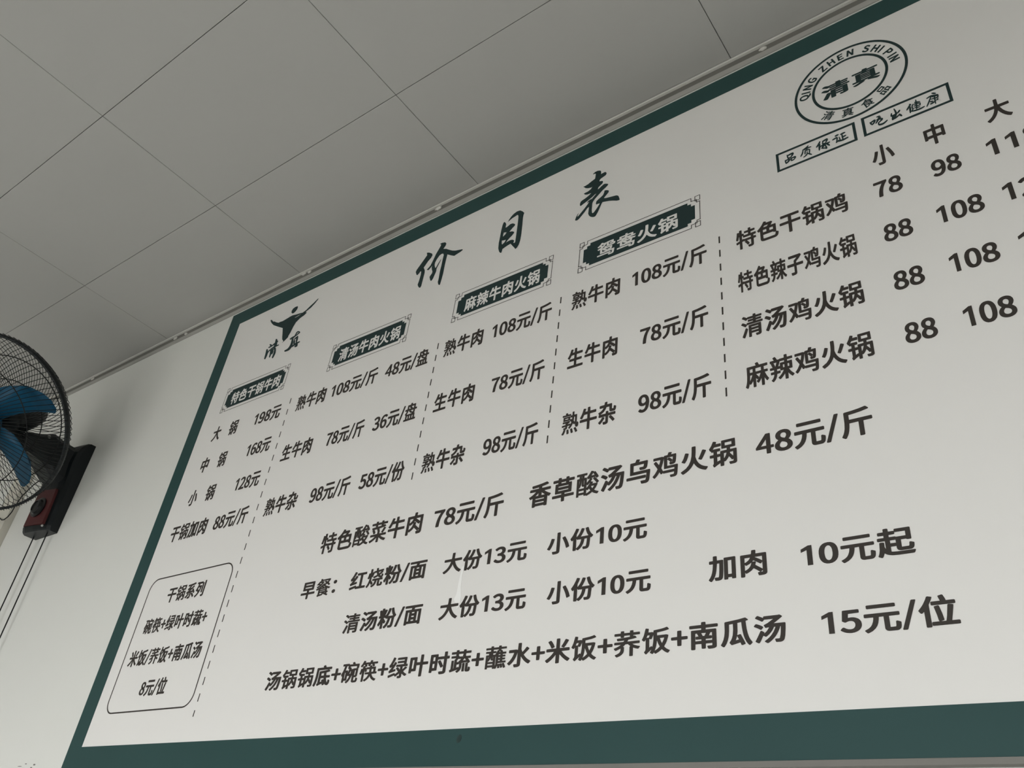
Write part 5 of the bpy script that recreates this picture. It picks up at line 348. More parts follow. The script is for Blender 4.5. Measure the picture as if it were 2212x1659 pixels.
# brush-drawn characters and the logo, outlines on the board in tenths of a millimetre (x, z, x, z ...)
SHAPES = {
    'title_jia': [[10873, -1617, 10948, -1649, 11050, -1727, 11071, -1783, 11044, -1850, 10969, -1921, 10877, -2063, 10932, -2166, 10944, -2249, 10937, -2362, 10929, -2613, 10912, -2650, 10883, -2646, 10833, -2584, 10806, -2522, 10823, -2427, 10835, -2252, 10828, -2152, 10796, -2138, 10767, -2184, 10723, -2216, 10697, -2192, 10652, -2093, 10668, -2034, 10767, -1895, 10867, -1755, 10899, -1710], [11232, -1529, 11291, -1521, 11393, -1553, 11432, -1603, 11427, -1660, 11374, -1741, 11472, -1787, 11553, -1850, 11669, -1931, 11764, -1976, 11868, -2004, 11958, -2029, 11977, -2057, 11919, -2084, 11825, -2104, 11755, -2123, 11657, -2064, 11534, -1977, 11529, -2076, 11523, -2266, 11525, -2520, 11514, -2678, 11499, -2814, 11476, -2825, 11443, -2784, 11418, -2711, 11423, -2626, 11415, -2408, 11423, -2233, 11423, -2078, 11429, -1951, 11405, -1894, 11357, -1878, 11297, -1896, 11238, -1980, 11205, -2062, 11207, -2135, 11244, -2235, 11267, -2239, 11310, -2143, 11373, -2029, 11368, -2066, 11321, -2193, 11290, -2275, 11294, -2367, 11265, -2468, 11244, -2547, 11215, -2585, 11192, -2585, 11164, -2538, 11128, -2446, 11151, -2405, 11180, -2367, 11185, -2318, 11150, -2238, 11131, -2165, 11147, -2120, 11110, -2155, 11068, -2201, 11031, -2208, 10992, -2173, 11031, -2145, 11083, -2091, 11131, -1956, 11176, -1806, 11239, -1677, 11275, -1600, 11277, -1561]],
    'title_mu': [[12988, -2525, 12977, -2484, 12969, -2341, 12976, -2185, 12982, -1988, 12996, -1842, 13014, -1783, 13033, -1772, 13070, -1817, 13090, -1870, 13086, -1964, 13112, -1968, 13148, -1953, 13204, -1924, 13255, -1929, 13301, -1957, 13334, -1995, 13324, -2032, 13281, -2063, 13237, -2107, 13207, -2148, 13251, -2153, 13296, -2174, 13337, -2208, 13330, -2242, 13294, -2285, 13233, -2330, 13189, -2373, 13158, -2421, 13210, -2406, 13268, -2402, 13320, -2416, 13366, -2455, 13366, -2487, 13354, -2518, 13381, -2538, 13404, -2524, 13404, -2459, 13403, -2293, 13402, -2124, 13399, -1933, 13393, -1805, 13380, -1756, 13353, -1736, 13300, -1752, 13234, -1766, 13170, -1796, 13126, -1822, 13156, -1760, 13199, -1700, 13261, -1650, 13334, -1625, 13412, -1637, 13478, -1696, 13533, -1768, 13519, -1823, 13515, -1898, 13524, -2073, 13529, -2244, 13532, -2403, 13525, -2536, 13504, -2636, 13472, -2702, 13430, -2725, 13404, -2678, 13344, -2595, 13286, -2508, 13226, -2520, 13154, -2540, 13090, -2563, 13088, -2610, 13078, -2655, 13052, -2649, 13016, -2603], [13061, -2089, 13137, -2118, 13110, -2166, 13056, -2208, 13052, -2146], [13041, -2305, 13098, -2324, 13150, -2333, 13124, -2388, 13067, -2429, 13048, -2388]],
    'title_biao': [[15141, -1566, 15155, -1541, 15195, -1522, 15248, -1522, 15294, -1542, 15321, -1567, 15329, -1605, 15327, -1665, 15367, -1656, 15419, -1655, 15446, -1683, 15455, -1721, 15438, -1754, 15388, -1771, 15330, -1789, 15305, -1822, 15304, -1853, 15341, -1866, 15375, -1880, 15386, -1910, 15371, -1948, 15332, -1976, 15290, -2008, 15281, -2039, 15279, -2066, 15314, -2049, 15364, -2013, 15414, -1986, 15451, -1999, 15505, -2037, 15498, -2065, 15456, -2101, 15392, -2139, 15337, -2190, 15281, -2241, 15226, -2292, 15188, -2344, 15176, -2382, 15177, -2454, 15175, -2560, 15187, -2637, 15204, -2659, 15232, -2643, 15272, -2594, 15312, -2535, 15349, -2475, 15308, -2462, 15268, -2463, 15258, -2435, 15267, -2377, 15302, -2347, 15365, -2314, 15407, -2283, 15426, -2230, 15434, -2180, 15460, -2181, 15504, -2206, 15529, -2233, 15522, -2274, 15481, -2319, 15443, -2357, 15427, -2379, 15478, -2403, 15550, -2420, 15629, -2437, 15694, -2452, 15726, -2472, 15749, -2507, 15774, -2604, 15756, -2612, 15707, -2598, 15627, -2551, 15541, -2512, 15453, -2483, 15402, -2468, 15383, -2502, 15345, -2606, 15314, -2686, 15281, -2748, 15261, -2772, 15218, -2767, 15165, -2733, 15126, -2684, 15103, -2619, 15105, -2541, 15110, -2436, 15074, -2453, 15020, -2522, 14965, -2582, 14910, -2643, 14867, -2669, 14829, -2659, 14813, -2637, 14830, -2575, 14856, -2517, 14887, -2484, 14865, -2539, 14860, -2572, 14882, -2566, 14937, -2506, 15006, -2435, 15068, -2360, 15108, -2300, 15090, -2299, 15053, -2307, 15077, -2274, 15120, -2252, 15164, -2254, 15206, -2208, 15258, -2155, 15218, -2165, 15161, -2202, 15075, -2246, 14988, -2281, 14916, -2314, 14898, -2291, 14896, -2240, 14911, -2193, 14944, -2174, 15010, -2156, 15082, -2122, 15139, -2080, 15094, -2073, 15049, -2072, 14995, -2046, 14964, -2006, 14992, -1998, 15059, -1994, 15117, -1966, 15155, -1913, 15114, -1918, 15053, -1900, 14998, -1867, 14939, -1796, 14978, -1800, 15045, -1786, 15126, -1747, 15199, -1718, 15206, -1652, 15210, -1583, 15183, -1567]],
    'logo': [[6513, -1389, 6533, -1442, 6530, -1491, 6497, -1541, 6439, -1581, 6377, -1573, 6329, -1531, 6312, -1461, 6341, -1403, 6420, -1377], [5951, -1681, 6055, -1696, 6224, -1673, 6335, -1654, 6422, -1650, 6580, -1681, 6732, -1701, 6812, -1723, 6928, -1688, 7042, -1609, 7161, -1545, 7286, -1459, 7306, -1477, 7216, -1580, 7108, -1673, 6958, -1731, 6940, -1757, 6994, -1789, 6914, -1844, 6785, -1879, 6659, -1966, 6607, -2093, 6566, -2248, 6523, -2341, 6532, -2375, 6486, -2412, 6429, -2451, 6359, -2492, 6384, -2447, 6308, -2365, 6274, -2274, 6239, -2163, 6167, -1957, 5926, -1822, 5704, -1688, 5582, -1577, 5505, -1483, 5492, -1442, 5528, -1447, 5590, -1503, 5642, -1556, 5681, -1558, 5786, -1628, 5901, -1687], [6542, -1772, 6569, -1785, 6673, -1774, 6764, -1747, 6772, -1738, 6665, -1752]],
    'drip': [[13276, -9301, 13323, -9308, 13312, -9447, 13316, -9637, 13347, -9784, 13345, -9869, 13324, -9951, 13293, -9972, 13286, -9890, 13235, -9855, 13212, -9810, 13247, -9728, 13253, -9585]],
    'logo_qing': [[6065, -2262, 6040, -2252, 6030, -2252, 6025, -2258, 6027, -2298, 6040, -2368, 5993, -2389, 5950, -2414, 5947, -2414, 5933, -2403, 5915, -2381, 5897, -2367, 5850, -2347, 5835, -2345, 5828, -2353, 5834, -2369, 5873, -2410, 5885, -2419, 5843, -2424, 5817, -2432, 5813, -2436, 5815, -2443, 5823, -2453, 5839, -2463, 5895, -2469, 5932, -2465, 6037, -2440, 6042, -2444, 6037, -2490, 5994, -2500, 5954, -2517, 5880, -2552, 5859, -2574, 5827, -2510, 5814, -2493, 5795, -2480, 5781, -2474, 5768, -2473, 5762, -2477, 5762, -2511, 5779, -2609, 5794, -2756, 5801, -2782, 5809, -2792, 5823, -2804, 5845, -2814, 5858, -2809, 5875, -2745, 5880, -2688, 5878, -2653, 5882, -2640, 5908, -2592, 5944, -2585, 5948, -2589, 5973, -2691, 5987, -2796, 5993, -2805, 6005, -2815, 6019, -2821, 6026, -2819, 6041, -2784, 6045, -2721, 6062, -2734, 6076, -2741, 6088, -2741, 6094, -2736, 6103, -2703, 6103, -2677, 6094, -2645, 6077, -2608, 6106, -2599, 6127, -2707, 6121, -2838, 6123, -2860, 6131, -2872, 6144, -2884, 6156, -2890, 6168, -2892, 6174, -2889, 6192, -2858, 6214, -2783, 6216, -2755, 6212, -2722, 6193, -2659, 6159, -2580, 6143, -2561, 6118, -2546, 6127, -2536, 6229, -2526, 6250, -2521, 6252, -2514, 6241, -2501, 6226, -2492, 6150, -2485, 6152, -2447, 6139, -2392, 6162, -2374, 6162, -2366, 6155, -2357, 6144, -2348, 6134, -2344, 6121, -2344, 6092, -2287, 6080, -2273], [6023, -2558, 6056, -2548, 6070, -2560, 6039, -2564], [6003, -2568, 6003, -2572, 5988, -2577, 5986, -2571]],
    'logo_zhen': [[6578, -2835, 6602, -2849, 6626, -2853, 6680, -2859, 6739, -2858, 6761, -2852, 6782, -2839, 6806, -2814, 6823, -2785, 6840, -2792, 6859, -2790, 6952, -2764, 6952, -2775, 6930, -2796, 6928, -2804, 6930, -2814, 6940, -2827, 6959, -2840, 6987, -2847, 7018, -2847, 7034, -2839, 7041, -2828, 7042, -2810, 7038, -2790, 7022, -2749, 7082, -2738, 7097, -2732, 7098, -2725, 7089, -2712, 7071, -2700, 7030, -2696, 6979, -2695, 6972, -2691, 6977, -2646, 6974, -2602, 6963, -2549, 6952, -2511, 6947, -2502, 6936, -2491, 6924, -2484, 6906, -2480, 6899, -2491, 6866, -2501, 6842, -2513, 6811, -2543, 6816, -2557, 6832, -2569, 6823, -2576, 6823, -2630, 6836, -2670, 6861, -2721, 6833, -2737, 6825, -2668, 6807, -2589, 6789, -2528, 6773, -2505, 6806, -2493, 6828, -2475, 6943, -2429, 6971, -2414, 6978, -2402, 6975, -2389, 6967, -2376, 6951, -2360, 6928, -2344, 6890, -2325, 6862, -2319, 6843, -2322, 6826, -2335, 6815, -2351, 6786, -2433, 6738, -2432, 6700, -2437, 6651, -2451, 6632, -2463, 6630, -2469, 6634, -2481, 6644, -2492, 6656, -2502, 6673, -2509, 6717, -2511, 6721, -2515, 6731, -2620, 6731, -2677, 6712, -2734, 6679, -2772, 6645, -2785, 6580, -2794, 6563, -2801, 6563, -2815], [6836, -2426, 6852, -2390, 6874, -2366, 6887, -2362, 6899, -2363, 6926, -2375, 6906, -2391], [6905, -2706, 6896, -2657, 6872, -2598, 6858, -2581, 6838, -2569, 6871, -2560, 6895, -2547, 6915, -2642, 6927, -2679, 6940, -2698]],
    'slogan_pin': [[18789, -3446, 18795, -3450, 18824, -3439, 18845, -3420, 18859, -3402, 18865, -3388, 18864, -3374, 18859, -3363, 18849, -3354, 18871, -3353, 18867, -3376, 18868, -3397, 18872, -3426, 18878, -3434, 18901, -3436, 18920, -3431, 18930, -3426, 18932, -3421, 18949, -3402, 18956, -3389, 18958, -3381, 18956, -3366, 18950, -3356, 18941, -3352, 18928, -3351, 18887, -3356, 18886, -3356, 18884, -3350, 18911, -3319, 18928, -3291, 18929, -3273, 18925, -3259, 18918, -3252, 18906, -3248, 18871, -3252, 18832, -3262, 18824, -3251, 18817, -3252, 18815, -3259, 18816, -3299, 18819, -3320, 18828, -3354, 18792, -3356, 18783, -3353, 18779, -3357, 18777, -3381, 18778, -3400, 18781, -3418], [18897, -3285, 18873, -3330, 18856, -3327, 18842, -3328, 18838, -3292, 18839, -3291], [18931, -3384, 18918, -3409, 18889, -3409, 18889, -3381], [18835, -3385, 18813, -3412, 18803, -3419, 18802, -3418, 18802, -3400, 18798, -3382, 18826, -3382]],
    'slogan_zhi': [[19022, -3417, 19026, -3423, 19032, -3424, 19050, -3404, 19063, -3384, 19073, -3359, 19083, -3303, 19089, -3301, 19093, -3309, 19097, -3311, 19122, -3309, 19122, -3321, 19111, -3323, 19107, -3319, 19103, -3318, 19099, -3322, 19093, -3343, 19090, -3361, 19088, -3383, 19089, -3406, 19094, -3414, 19098, -3414, 19100, -3411, 19109, -3377, 19113, -3343, 19158, -3344, 19164, -3345, 19157, -3376, 19154, -3411, 19143, -3405, 19139, -3406, 19138, -3403, 19138, -3360, 19135, -3354, 19130, -3352, 19127, -3356, 19121, -3397, 19115, -3416, 19101, -3429, 19065, -3453, 19064, -3458, 19065, -3464, 19070, -3468, 19110, -3453, 19128, -3438, 19136, -3418, 19138, -3424, 19148, -3438, 19164, -3457, 19182, -3471, 19192, -3478, 19196, -3478, 19199, -3472, 19198, -3462, 19183, -3441, 19169, -3425, 19179, -3377, 19182, -3340, 19180, -3333, 19175, -3327, 19171, -3327, 19155, -3320, 19139, -3319, 19138, -3317, 19143, -3306, 19202, -3299, 19205, -3295, 19203, -3288, 19200, -3283, 19186, -3280, 19150, -3277, 19149, -3274, 19157, -3265, 19165, -3249, 19164, -3240, 19158, -3234, 19127, -3254, 19077, -3279, 19072, -3279, 19063, -3289, 19062, -3295, 19064, -3302, 19053, -3341, 19046, -3361, 19025, -3402, 19022, -3410]],
    'slogan_bao': [[19270, -3352, 19274, -3362, 19280, -3365, 19294, -3359, 19311, -3345, 19305, -3388, 19304, -3436, 19305, -3445, 19311, -3453, 19316, -3454, 19321, -3449, 19331, -3415, 19338, -3386, 19341, -3388, 19363, -3387, 19345, -3419, 19344, -3427, 19346, -3433, 19351, -3437, 19355, -3435, 19359, -3441, 19375, -3450, 19396, -3458, 19410, -3474, 19420, -3479, 19430, -3476, 19434, -3459, 19432, -3439, 19418, -3381, 19427, -3380, 19436, -3401, 19447, -3417, 19469, -3439, 19474, -3440, 19478, -3433, 19478, -3424, 19467, -3395, 19456, -3377, 19456, -3375, 19483, -3368, 19486, -3364, 19486, -3359, 19484, -3351, 19480, -3347, 19428, -3345, 19427, -3340, 19448, -3312, 19456, -3300, 19461, -3285, 19460, -3269, 19456, -3259, 19450, -3253, 19439, -3250, 19410, -3257, 19373, -3272, 19370, -3281, 19373, -3291, 19368, -3311, 19366, -3330, 19366, -3340, 19370, -3353, 19340, -3361, 19341, -3321, 19338, -3311, 19334, -3305, 19344, -3281, 19348, -3267, 19347, -3260, 19344, -3255, 19338, -3251, 19329, -3259, 19297, -3309, 19277, -3336, 19271, -3346], [19430, -3290, 19417, -3321, 19416, -3331, 19401, -3332, 19395, -3328, 19386, -3332, 19389, -3297], [19372, -3424, 19386, -3410, 19399, -3390, 19410, -3441, 19392, -3431]],
    'slogan_zheng': [[19519, -3340, 19523, -3350, 19528, -3353, 19583, -3343, 19578, -3373, 19565, -3428, 19566, -3437, 19571, -3442, 19574, -3442, 19597, -3428, 19603, -3433, 19621, -3439, 19648, -3445, 19668, -3447, 19675, -3451, 19680, -3447, 19704, -3443, 19742, -3431, 19752, -3426, 19754, -3419, 19751, -3409, 19746, -3406, 19682, -3411, 19682, -3379, 19707, -3375, 19725, -3365, 19728, -3361, 19727, -3352, 19722, -3347, 19700, -3345, 19681, -3349, 19677, -3306, 19698, -3303, 19721, -3293, 19723, -3288, 19723, -3282, 19721, -3278, 19717, -3275, 19695, -3271, 19677, -3272, 19655, -3277, 19644, -3284, 19643, -3292, 19646, -3300, 19649, -3303, 19660, -3305, 19659, -3354, 19663, -3411, 19662, -3411, 19641, -3410, 19639, -3384, 19636, -3361, 19631, -3337, 19625, -3329, 19620, -3329, 19617, -3337, 19618, -3370, 19623, -3408, 19622, -3409, 19616, -3407, 19619, -3403, 19619, -3397, 19617, -3392, 19615, -3390, 19594, -3399, 19593, -3397, 19602, -3362, 19605, -3341, 19601, -3324, 19592, -3313, 19579, -3311, 19550, -3319, 19522, -3331, 19520, -3334], [19625, -3274, 19622, -3267, 19618, -3264, 19602, -3260, 19590, -3260, 19566, -3271, 19564, -3276, 19564, -3284, 19566, -3291, 19571, -3295, 19587, -3298, 19597, -3298, 19608, -3294, 19623, -3285, 19625, -3280]],
    'slogan_chi': [[20322, -3403, 20321, -3394, 20315, -3389, 20273, -3411, 20252, -3418, 20222, -3416, 20203, -3409, 20203, -3386, 20248, -3357, 20260, -3346, 20266, -3331, 20266, -3324, 20264, -3317, 20256, -3306, 20231, -3297, 20244, -3286, 20245, -3276, 20244, -3271, 20240, -3267, 20230, -3267, 20231, -3258, 20237, -3254, 20238, -3248, 20235, -3241, 20224, -3233, 20201, -3229, 20181, -3233, 20180, -3241, 20183, -3250, 20207, -3261, 20200, -3278, 20172, -3300, 20171, -3306, 20172, -3310, 20177, -3318, 20158, -3350, 20153, -3360, 20152, -3365, 20156, -3376, 20162, -3378, 20187, -3353, 20210, -3323, 20234, -3329, 20235, -3331, 20196, -3367, 20189, -3369, 20183, -3396, 20182, -3409, 20184, -3420, 20191, -3437, 20201, -3446, 20223, -3454, 20246, -3456, 20269, -3449, 20293, -3434, 20312, -3417, 20320, -3410], [20165, -3290, 20157, -3277, 20146, -3274, 20121, -3282, 20088, -3296, 20083, -3293, 20079, -3294, 20076, -3299, 20075, -3307, 20081, -3336, 20085, -3349, 20093, -3362, 20104, -3376, 20111, -3377, 20137, -3358, 20150, -3341, 20164, -3314, 20166, -3300], [20136, -3311, 20125, -3330, 20112, -3346, 20111, -3345, 20103, -3318]],
    'slogan_chu': [[20376, -3440, 20381, -3447, 20388, -3445, 20395, -3450, 20402, -3444, 20430, -3440, 20453, -3428, 20484, -3404, 20489, -3418, 20497, -3428, 20511, -3442, 20518, -3440, 20521, -3434, 20521, -3426, 20512, -3395, 20504, -3381, 20489, -3367, 20485, -3366, 20481, -3368, 20477, -3382, 20436, -3402, 20452, -3375, 20459, -3352, 20470, -3344, 20475, -3345, 20488, -3339, 20500, -3327, 20511, -3307, 20512, -3301, 20510, -3294, 20507, -3289, 20504, -3287, 20490, -3293, 20480, -3303, 20469, -3321, 20462, -3322, 20457, -3276, 20444, -3225, 20438, -3215, 20434, -3214, 20430, -3216, 20427, -3222, 20427, -3228, 20435, -3300, 20435, -3317, 20433, -3333, 20414, -3337, 20391, -3338, 20395, -3323, 20397, -3302, 20395, -3292, 20390, -3287, 20385, -3289, 20377, -3305, 20373, -3317, 20368, -3348, 20369, -3356, 20373, -3362, 20387, -3367, 20378, -3405, 20375, -3430], [20412, -3381, 20412, -3371, 20416, -3370, 20416, -3372]],
    'slogan_jian': [[20828, -3433, 20827, -3425, 20822, -3421, 20771, -3427, 20726, -3426, 20730, -3403, 20731, -3402, 20768, -3407, 20771, -3402, 20771, -3396, 20768, -3392, 20734, -3377, 20735, -3364, 20761, -3370, 20766, -3375, 20771, -3372, 20781, -3373, 20783, -3366, 20780, -3358, 20787, -3344, 20789, -3330, 20788, -3321, 20781, -3309, 20769, -3302, 20742, -3294, 20742, -3290, 20784, -3298, 20786, -3297, 20788, -3291, 20787, -3287, 20784, -3282, 20743, -3263, 20744, -3226, 20741, -3219, 20737, -3215, 20733, -3216, 20730, -3221, 20724, -3257, 20711, -3257, 20708, -3263, 20708, -3269, 20710, -3273, 20721, -3281, 20720, -3290, 20694, -3287, 20690, -3289, 20687, -3281, 20682, -3279, 20680, -3281, 20673, -3296, 20664, -3320, 20657, -3355, 20658, -3362, 20668, -3377, 20649, -3412, 20647, -3413, 20646, -3410, 20652, -3372, 20654, -3325, 20652, -3315, 20648, -3308, 20656, -3291, 20664, -3293, 20667, -3285, 20663, -3272, 20662, -3262, 20658, -3255, 20652, -3254, 20643, -3249, 20639, -3251, 20637, -3258, 20639, -3270, 20596, -3334, 20588, -3349, 20587, -3355, 20590, -3365, 20596, -3367, 20614, -3352, 20631, -3334, 20624, -3374, 20622, -3415, 20622, -3442, 20625, -3449, 20629, -3452, 20635, -3449, 20643, -3425, 20648, -3434, 20686, -3449, 20710, -3455, 20742, -3458, 20772, -3457, 20793, -3453, 20825, -3440], [20773, -3332, 20765, -3351, 20738, -3339, 20738, -3337, 20740, -3319, 20768, -3328], [20668, -3415, 20682, -3395, 20686, -3384, 20686, -3373, 20684, -3365, 20680, -3358, 20673, -3351, 20682, -3328, 20689, -3299, 20694, -3305, 20717, -3313, 20717, -3331, 20716, -3332, 20694, -3328, 20691, -3330, 20689, -3335, 20690, -3340, 20692, -3344, 20715, -3355, 20715, -3372, 20693, -3371, 20690, -3378, 20691, -3383, 20693, -3387, 20713, -3396, 20713, -3423, 20698, -3422]],
    'slogan_kang': [[20949, -3221, 20949, -3227, 20951, -3234, 20974, -3256, 20985, -3261, 21000, -3266, 21003, -3264, 21005, -3259, 21005, -3252, 21002, -3246, 20979, -3223, 20955, -3213, 20951, -3216], [20847, -3458, 20850, -3462, 20853, -3463, 20860, -3455, 20882, -3418, 20901, -3380, 20902, -3389, 20904, -3393, 20917, -3402, 20932, -3406, 20946, -3403, 20947, -3397, 20945, -3390, 20933, -3380, 20920, -3375, 20904, -3376, 20919, -3340, 20924, -3347, 20960, -3357, 20961, -3359, 20960, -3408, 20928, -3412, 20902, -3424, 20898, -3428, 20897, -3434, 20898, -3438, 20901, -3444, 20912, -3446, 20930, -3444, 20959, -3432, 20960, -3465, 20963, -3472, 20968, -3474, 20972, -3467, 20979, -3407, 20984, -3416, 21006, -3436, 21024, -3445, 21035, -3448, 21038, -3447, 21040, -3440, 21038, -3431, 21023, -3414, 21008, -3402, 21018, -3384, 21017, -3377, 21013, -3371, 21004, -3374, 20996, -3381, 20987, -3394, 20982, -3397, 20979, -3407, 20983, -3361, 20992, -3362, 20994, -3370, 20997, -3372, 21007, -3363, 21022, -3364, 21024, -3361, 21024, -3355, 21020, -3348, 21026, -3339, 21030, -3328, 21030, -3319, 21027, -3307, 21029, -3302, 21028, -3296, 21026, -3291, 20984, -3273, 20951, -3261, 20935, -3258, 20909, -3261, 20873, -3279, 20870, -3284, 20870, -3290, 20872, -3296, 20875, -3299, 20913, -3290, 20920, -3290, 20855, -3427, 20846, -3448], [21012, -3325, 21001, -3343, 20983, -3338, 20984, -3318], [20923, -3330, 20940, -3288, 20951, -3290, 20953, -3292, 20942, -3292, 20939, -3294, 20937, -3302, 20940, -3309, 20965, -3316, 20963, -3333, 20962, -3334]]}
SHP = {k: [[(c[i] / 10000, c[i + 1] / 10000) for i in range(0, len(c), 2)] for c in v] for k, v in SHAPES.items()}

def filled(name, contours, m, parent, y=YB - .0004, ext=.0001):
    cu = bpy.data.curves.new(name, 'CURVE'); cu.dimensions = '2D'; cu.fill_mode = 'BOTH'; cu.extrude = ext
    for c in contours:
        s = cu.splines.new('POLY'); s.points.add(len(c) - 1)
        for p, (x, z) in zip(s.points, c): p.co = (x, z, 0, 1)
        s.use_cyclic_u = True
    t = bpy.data.objects.new('t', cu)
    me = bpy.data.meshes.new_from_object(t)
    bpy.data.objects.remove(t); bpy.data.curves.remove(cu)
    me.transform(Matrix(((1, 0, 0, 0), (0, 0, -1, y), (0, 1, 0, 0), (0, 0, 0, 1))))
    me.name = name; me.materials.clear()
    o = link(name, me, m, parent)
    if parent is board: at(o)
    return o

def layout(text, npre, x0, x1, zb, em):
    pos = 0; lo = 9; hi = -9; out = []
    for i, ch in enumerate(text):
        adv, cs = GL[ch]
        if i < npre:
            lo = min(lo, pos + min(p[0] for c in cs for p in c)); hi = max(hi, pos + max(p[0] for c in cs for p in c))
        out += [[(pos + x, z) for x, z in c] for c in cs]; pos += adv
    k = (x1 - x0) / (hi - lo)
    return [[((x0 + (x - lo) * k) / 1000, (zb + (z + .093) * em) / 1000) for x, z in c] for c in out]

LINES = [
["大", 1, 470.9, 501.0, -487.5, 41.8],
["锅", 1, 533.8, 564.7, -487.5, 41.8],
["198元", 4, 626.7, 718.9, -487.5, 41.8],
["中", 1, 468.6, 496.7, -572.5, 41.8],
["锅", 1, 533.2, 563.1, -572.5, 41.8],
["168元", 4, 637.9, 719.4, -572.5, 41.8],
["小", 1, 468.1, 498.7, -657.5, 41.8],
["锅", 1, 531.9, 563.9, -657.5, 41.8],
["128元", 4, 636.8, 719.9, -657.5, 41.8],
["干锅加肉", 4, 445.9, 579.1, -742.5, 41.8],
["88元/斤", 5, 604.5, 717.9, -742.5, 41.8],
["熟牛肉", 3, 773.2, 866.5, -488.8, 41.8],
["108元/斤", 6, 883.9, 1020.9, -488.8, 41.8],
["48元/盘", 5, 1043.4, 1159.2, -488.8, 41.8],
["生牛肉", 3, 773.4, 867.7, -614.8, 41.8],
["78元/斤", 5, 910.8, 1018.4, -614.8, 41.8],
["36元/盘", 5, 1043.6, 1156.4, -614.8, 41.8],
["熟牛杂", 3, 772.0, 870.0, -740.8, 41.8],
["98元/斤", 5, 908.5, 1018.5, -740.8, 41.8],
["58元/份", 5, 1043.9, 1156.3, -740.8, 41.8],
["熟牛肉", 3, 1199.5, 1294.5, -488.8, 41.8],
["108元/斤", 6, 1316.2, 1448.5, -488.8, 41.8],
["生牛肉", 3, 1200.2, 1294.9, -614.8, 41.8],
["78元/斤", 5, 1332.7, 1445.9, -614.8, 41.8],
["熟牛杂", 3, 1198.8, 1295.6, -740.8, 41.8],
["98元/斤", 5, 1335.1, 1446.4, -740.8, 41.8],
["熟牛肉", 3, 1490.6, 1586.2, -488.8, 41.8],
["108元/斤", 6, 1609.3, 1742.0, -488.8, 41.8],
["生牛肉", 3, 1492.3, 1586.4, -614.8, 41.8],
["78元/斤", 5, 1626.5, 1741.1, -614.8, 41.8],
["熟牛杂", 3, 1492.1, 1588.8, -740.8, 41.8],
["98元/斤", 5, 1626.4, 1742.0, -740.8, 41.8],
["特色干锅鸡", 5, 1790.7, 1958.5, -490, 41.8],
["特色辣子鸡火锅", 7, 1789.8, 1960.6, -575, 41.8],
["清汤鸡火锅", 5, 1790.6, 1959.0, -660.5, 41.8],
["麻辣鸡火锅", 5, 1791.9, 1959.8, -746.5, 41.8],
["小", 1, 2001.0, 2031.3, -425.5, 42.5],
["中", 1, 2071.9, 2098.4, -425.5, 42.5],
["大", 1, 2148.7, 2178.7, -425.5, 42.5],
["78", 2, 1995.5, 2032.4, -490, 41.8],
["98", 2, 2070.7, 2106.5, -490, 41.8],
["118", 3, 2138.5, 2201.0, -490, 41.8],
["88", 2, 1996.4, 2032.7, -575, 41.8],
["108", 3, 2063.5, 2117.9, -575, 41.8],
["128", 3, 2140.5, 2200.5, -575, 41.8],
["88", 2, 1996.6, 2033.4, -660.5, 41.8],
["108", 3, 2063.8, 2118.3, -660.5, 41.8],
["88", 2, 1997.3, 2034.1, -746.5, 41.8],
["108", 3, 2064.2, 2118.5, -746.5, 41.8],
["特色酸菜牛肉", 6, 979.1, 1225.6, -855.3, 41.5],
["78元/斤", 5, 1250.3, 1393.9, -855.3, 41.5],
["香草酸汤乌鸡火锅", 8, 1442.7, 1774.1, -855.3, 41.5],
["48元/斤", 5, 1799.8, 1944.9, -855.3, 41.5],
["早餐：", 2, 957.7, 1031.7, -937.3, 34.3],
["红烧粉/面", 5, 1081.4, 1253.0, -937.3, 34.3],
["大份13元", 5, 1289.6, 1448.9, -937.3, 34.3],
["小份10元", 5, 1484.6, 1644.7, -937.3, 34.3],
["清汤粉/面", 5, 1088.1, 1259.8, -1010.8, 34.0],
["大份13元", 5, 1295.9, 1455.8, -1010.8, 34.0],
["小份10元", 5, 1491.4, 1651.3, -1010.8, 34.0],
["加肉", 2, 1730.2, 1803.7, -1010.8, 34.0],
["10元起", 4, 1844.6, 1966.8, -1010.8, 34.0],
["汤锅锅底+碗筷+绿叶时蔬+蘸水+米饭+荞饭+南瓜汤", 25, 926.3, 1820.3, -1091, 33.5],
["15元/位", 5, 1860.1, 1995.8, -1091, 33.5],
["干锅系列", 4, 521.5, 649.5, -889.5, 35.0],
["碗筷+绿叶时蔬+", 8, 475.0, 689.4, -951, 33.5],
["米饭/荞饭+南瓜汤", 9, 462.2, 705.7, -1016.5, 34.0],
["8元/位", 4, 541.3, 627.5, -1078.5, 34.0],
["特色干锅牛肉", 6, 496.7, 678.9, -389.5, 37.0],
["清汤牛肉火锅", 6, 875.8, 1059.9, -389.5, 37.0],
["麻辣牛肉火锅", 6, 1233.0, 1412.4, -389.5, 37.0],
["鸳鸯火锅", 4, 1536.4, 1692.8, -389.5, 37.0],
["128", 3, 2140.5, 2200.5, -660.5, 41.8],
["128", 3, 2140.5, 2200.5, -746.5, 41.8]
]
heads = {'特色干锅牛肉': .4655, '清汤牛肉火锅': .8465, '麻辣牛肉火锅': 1.2040, '鸳鸯火锅': 1.4978}
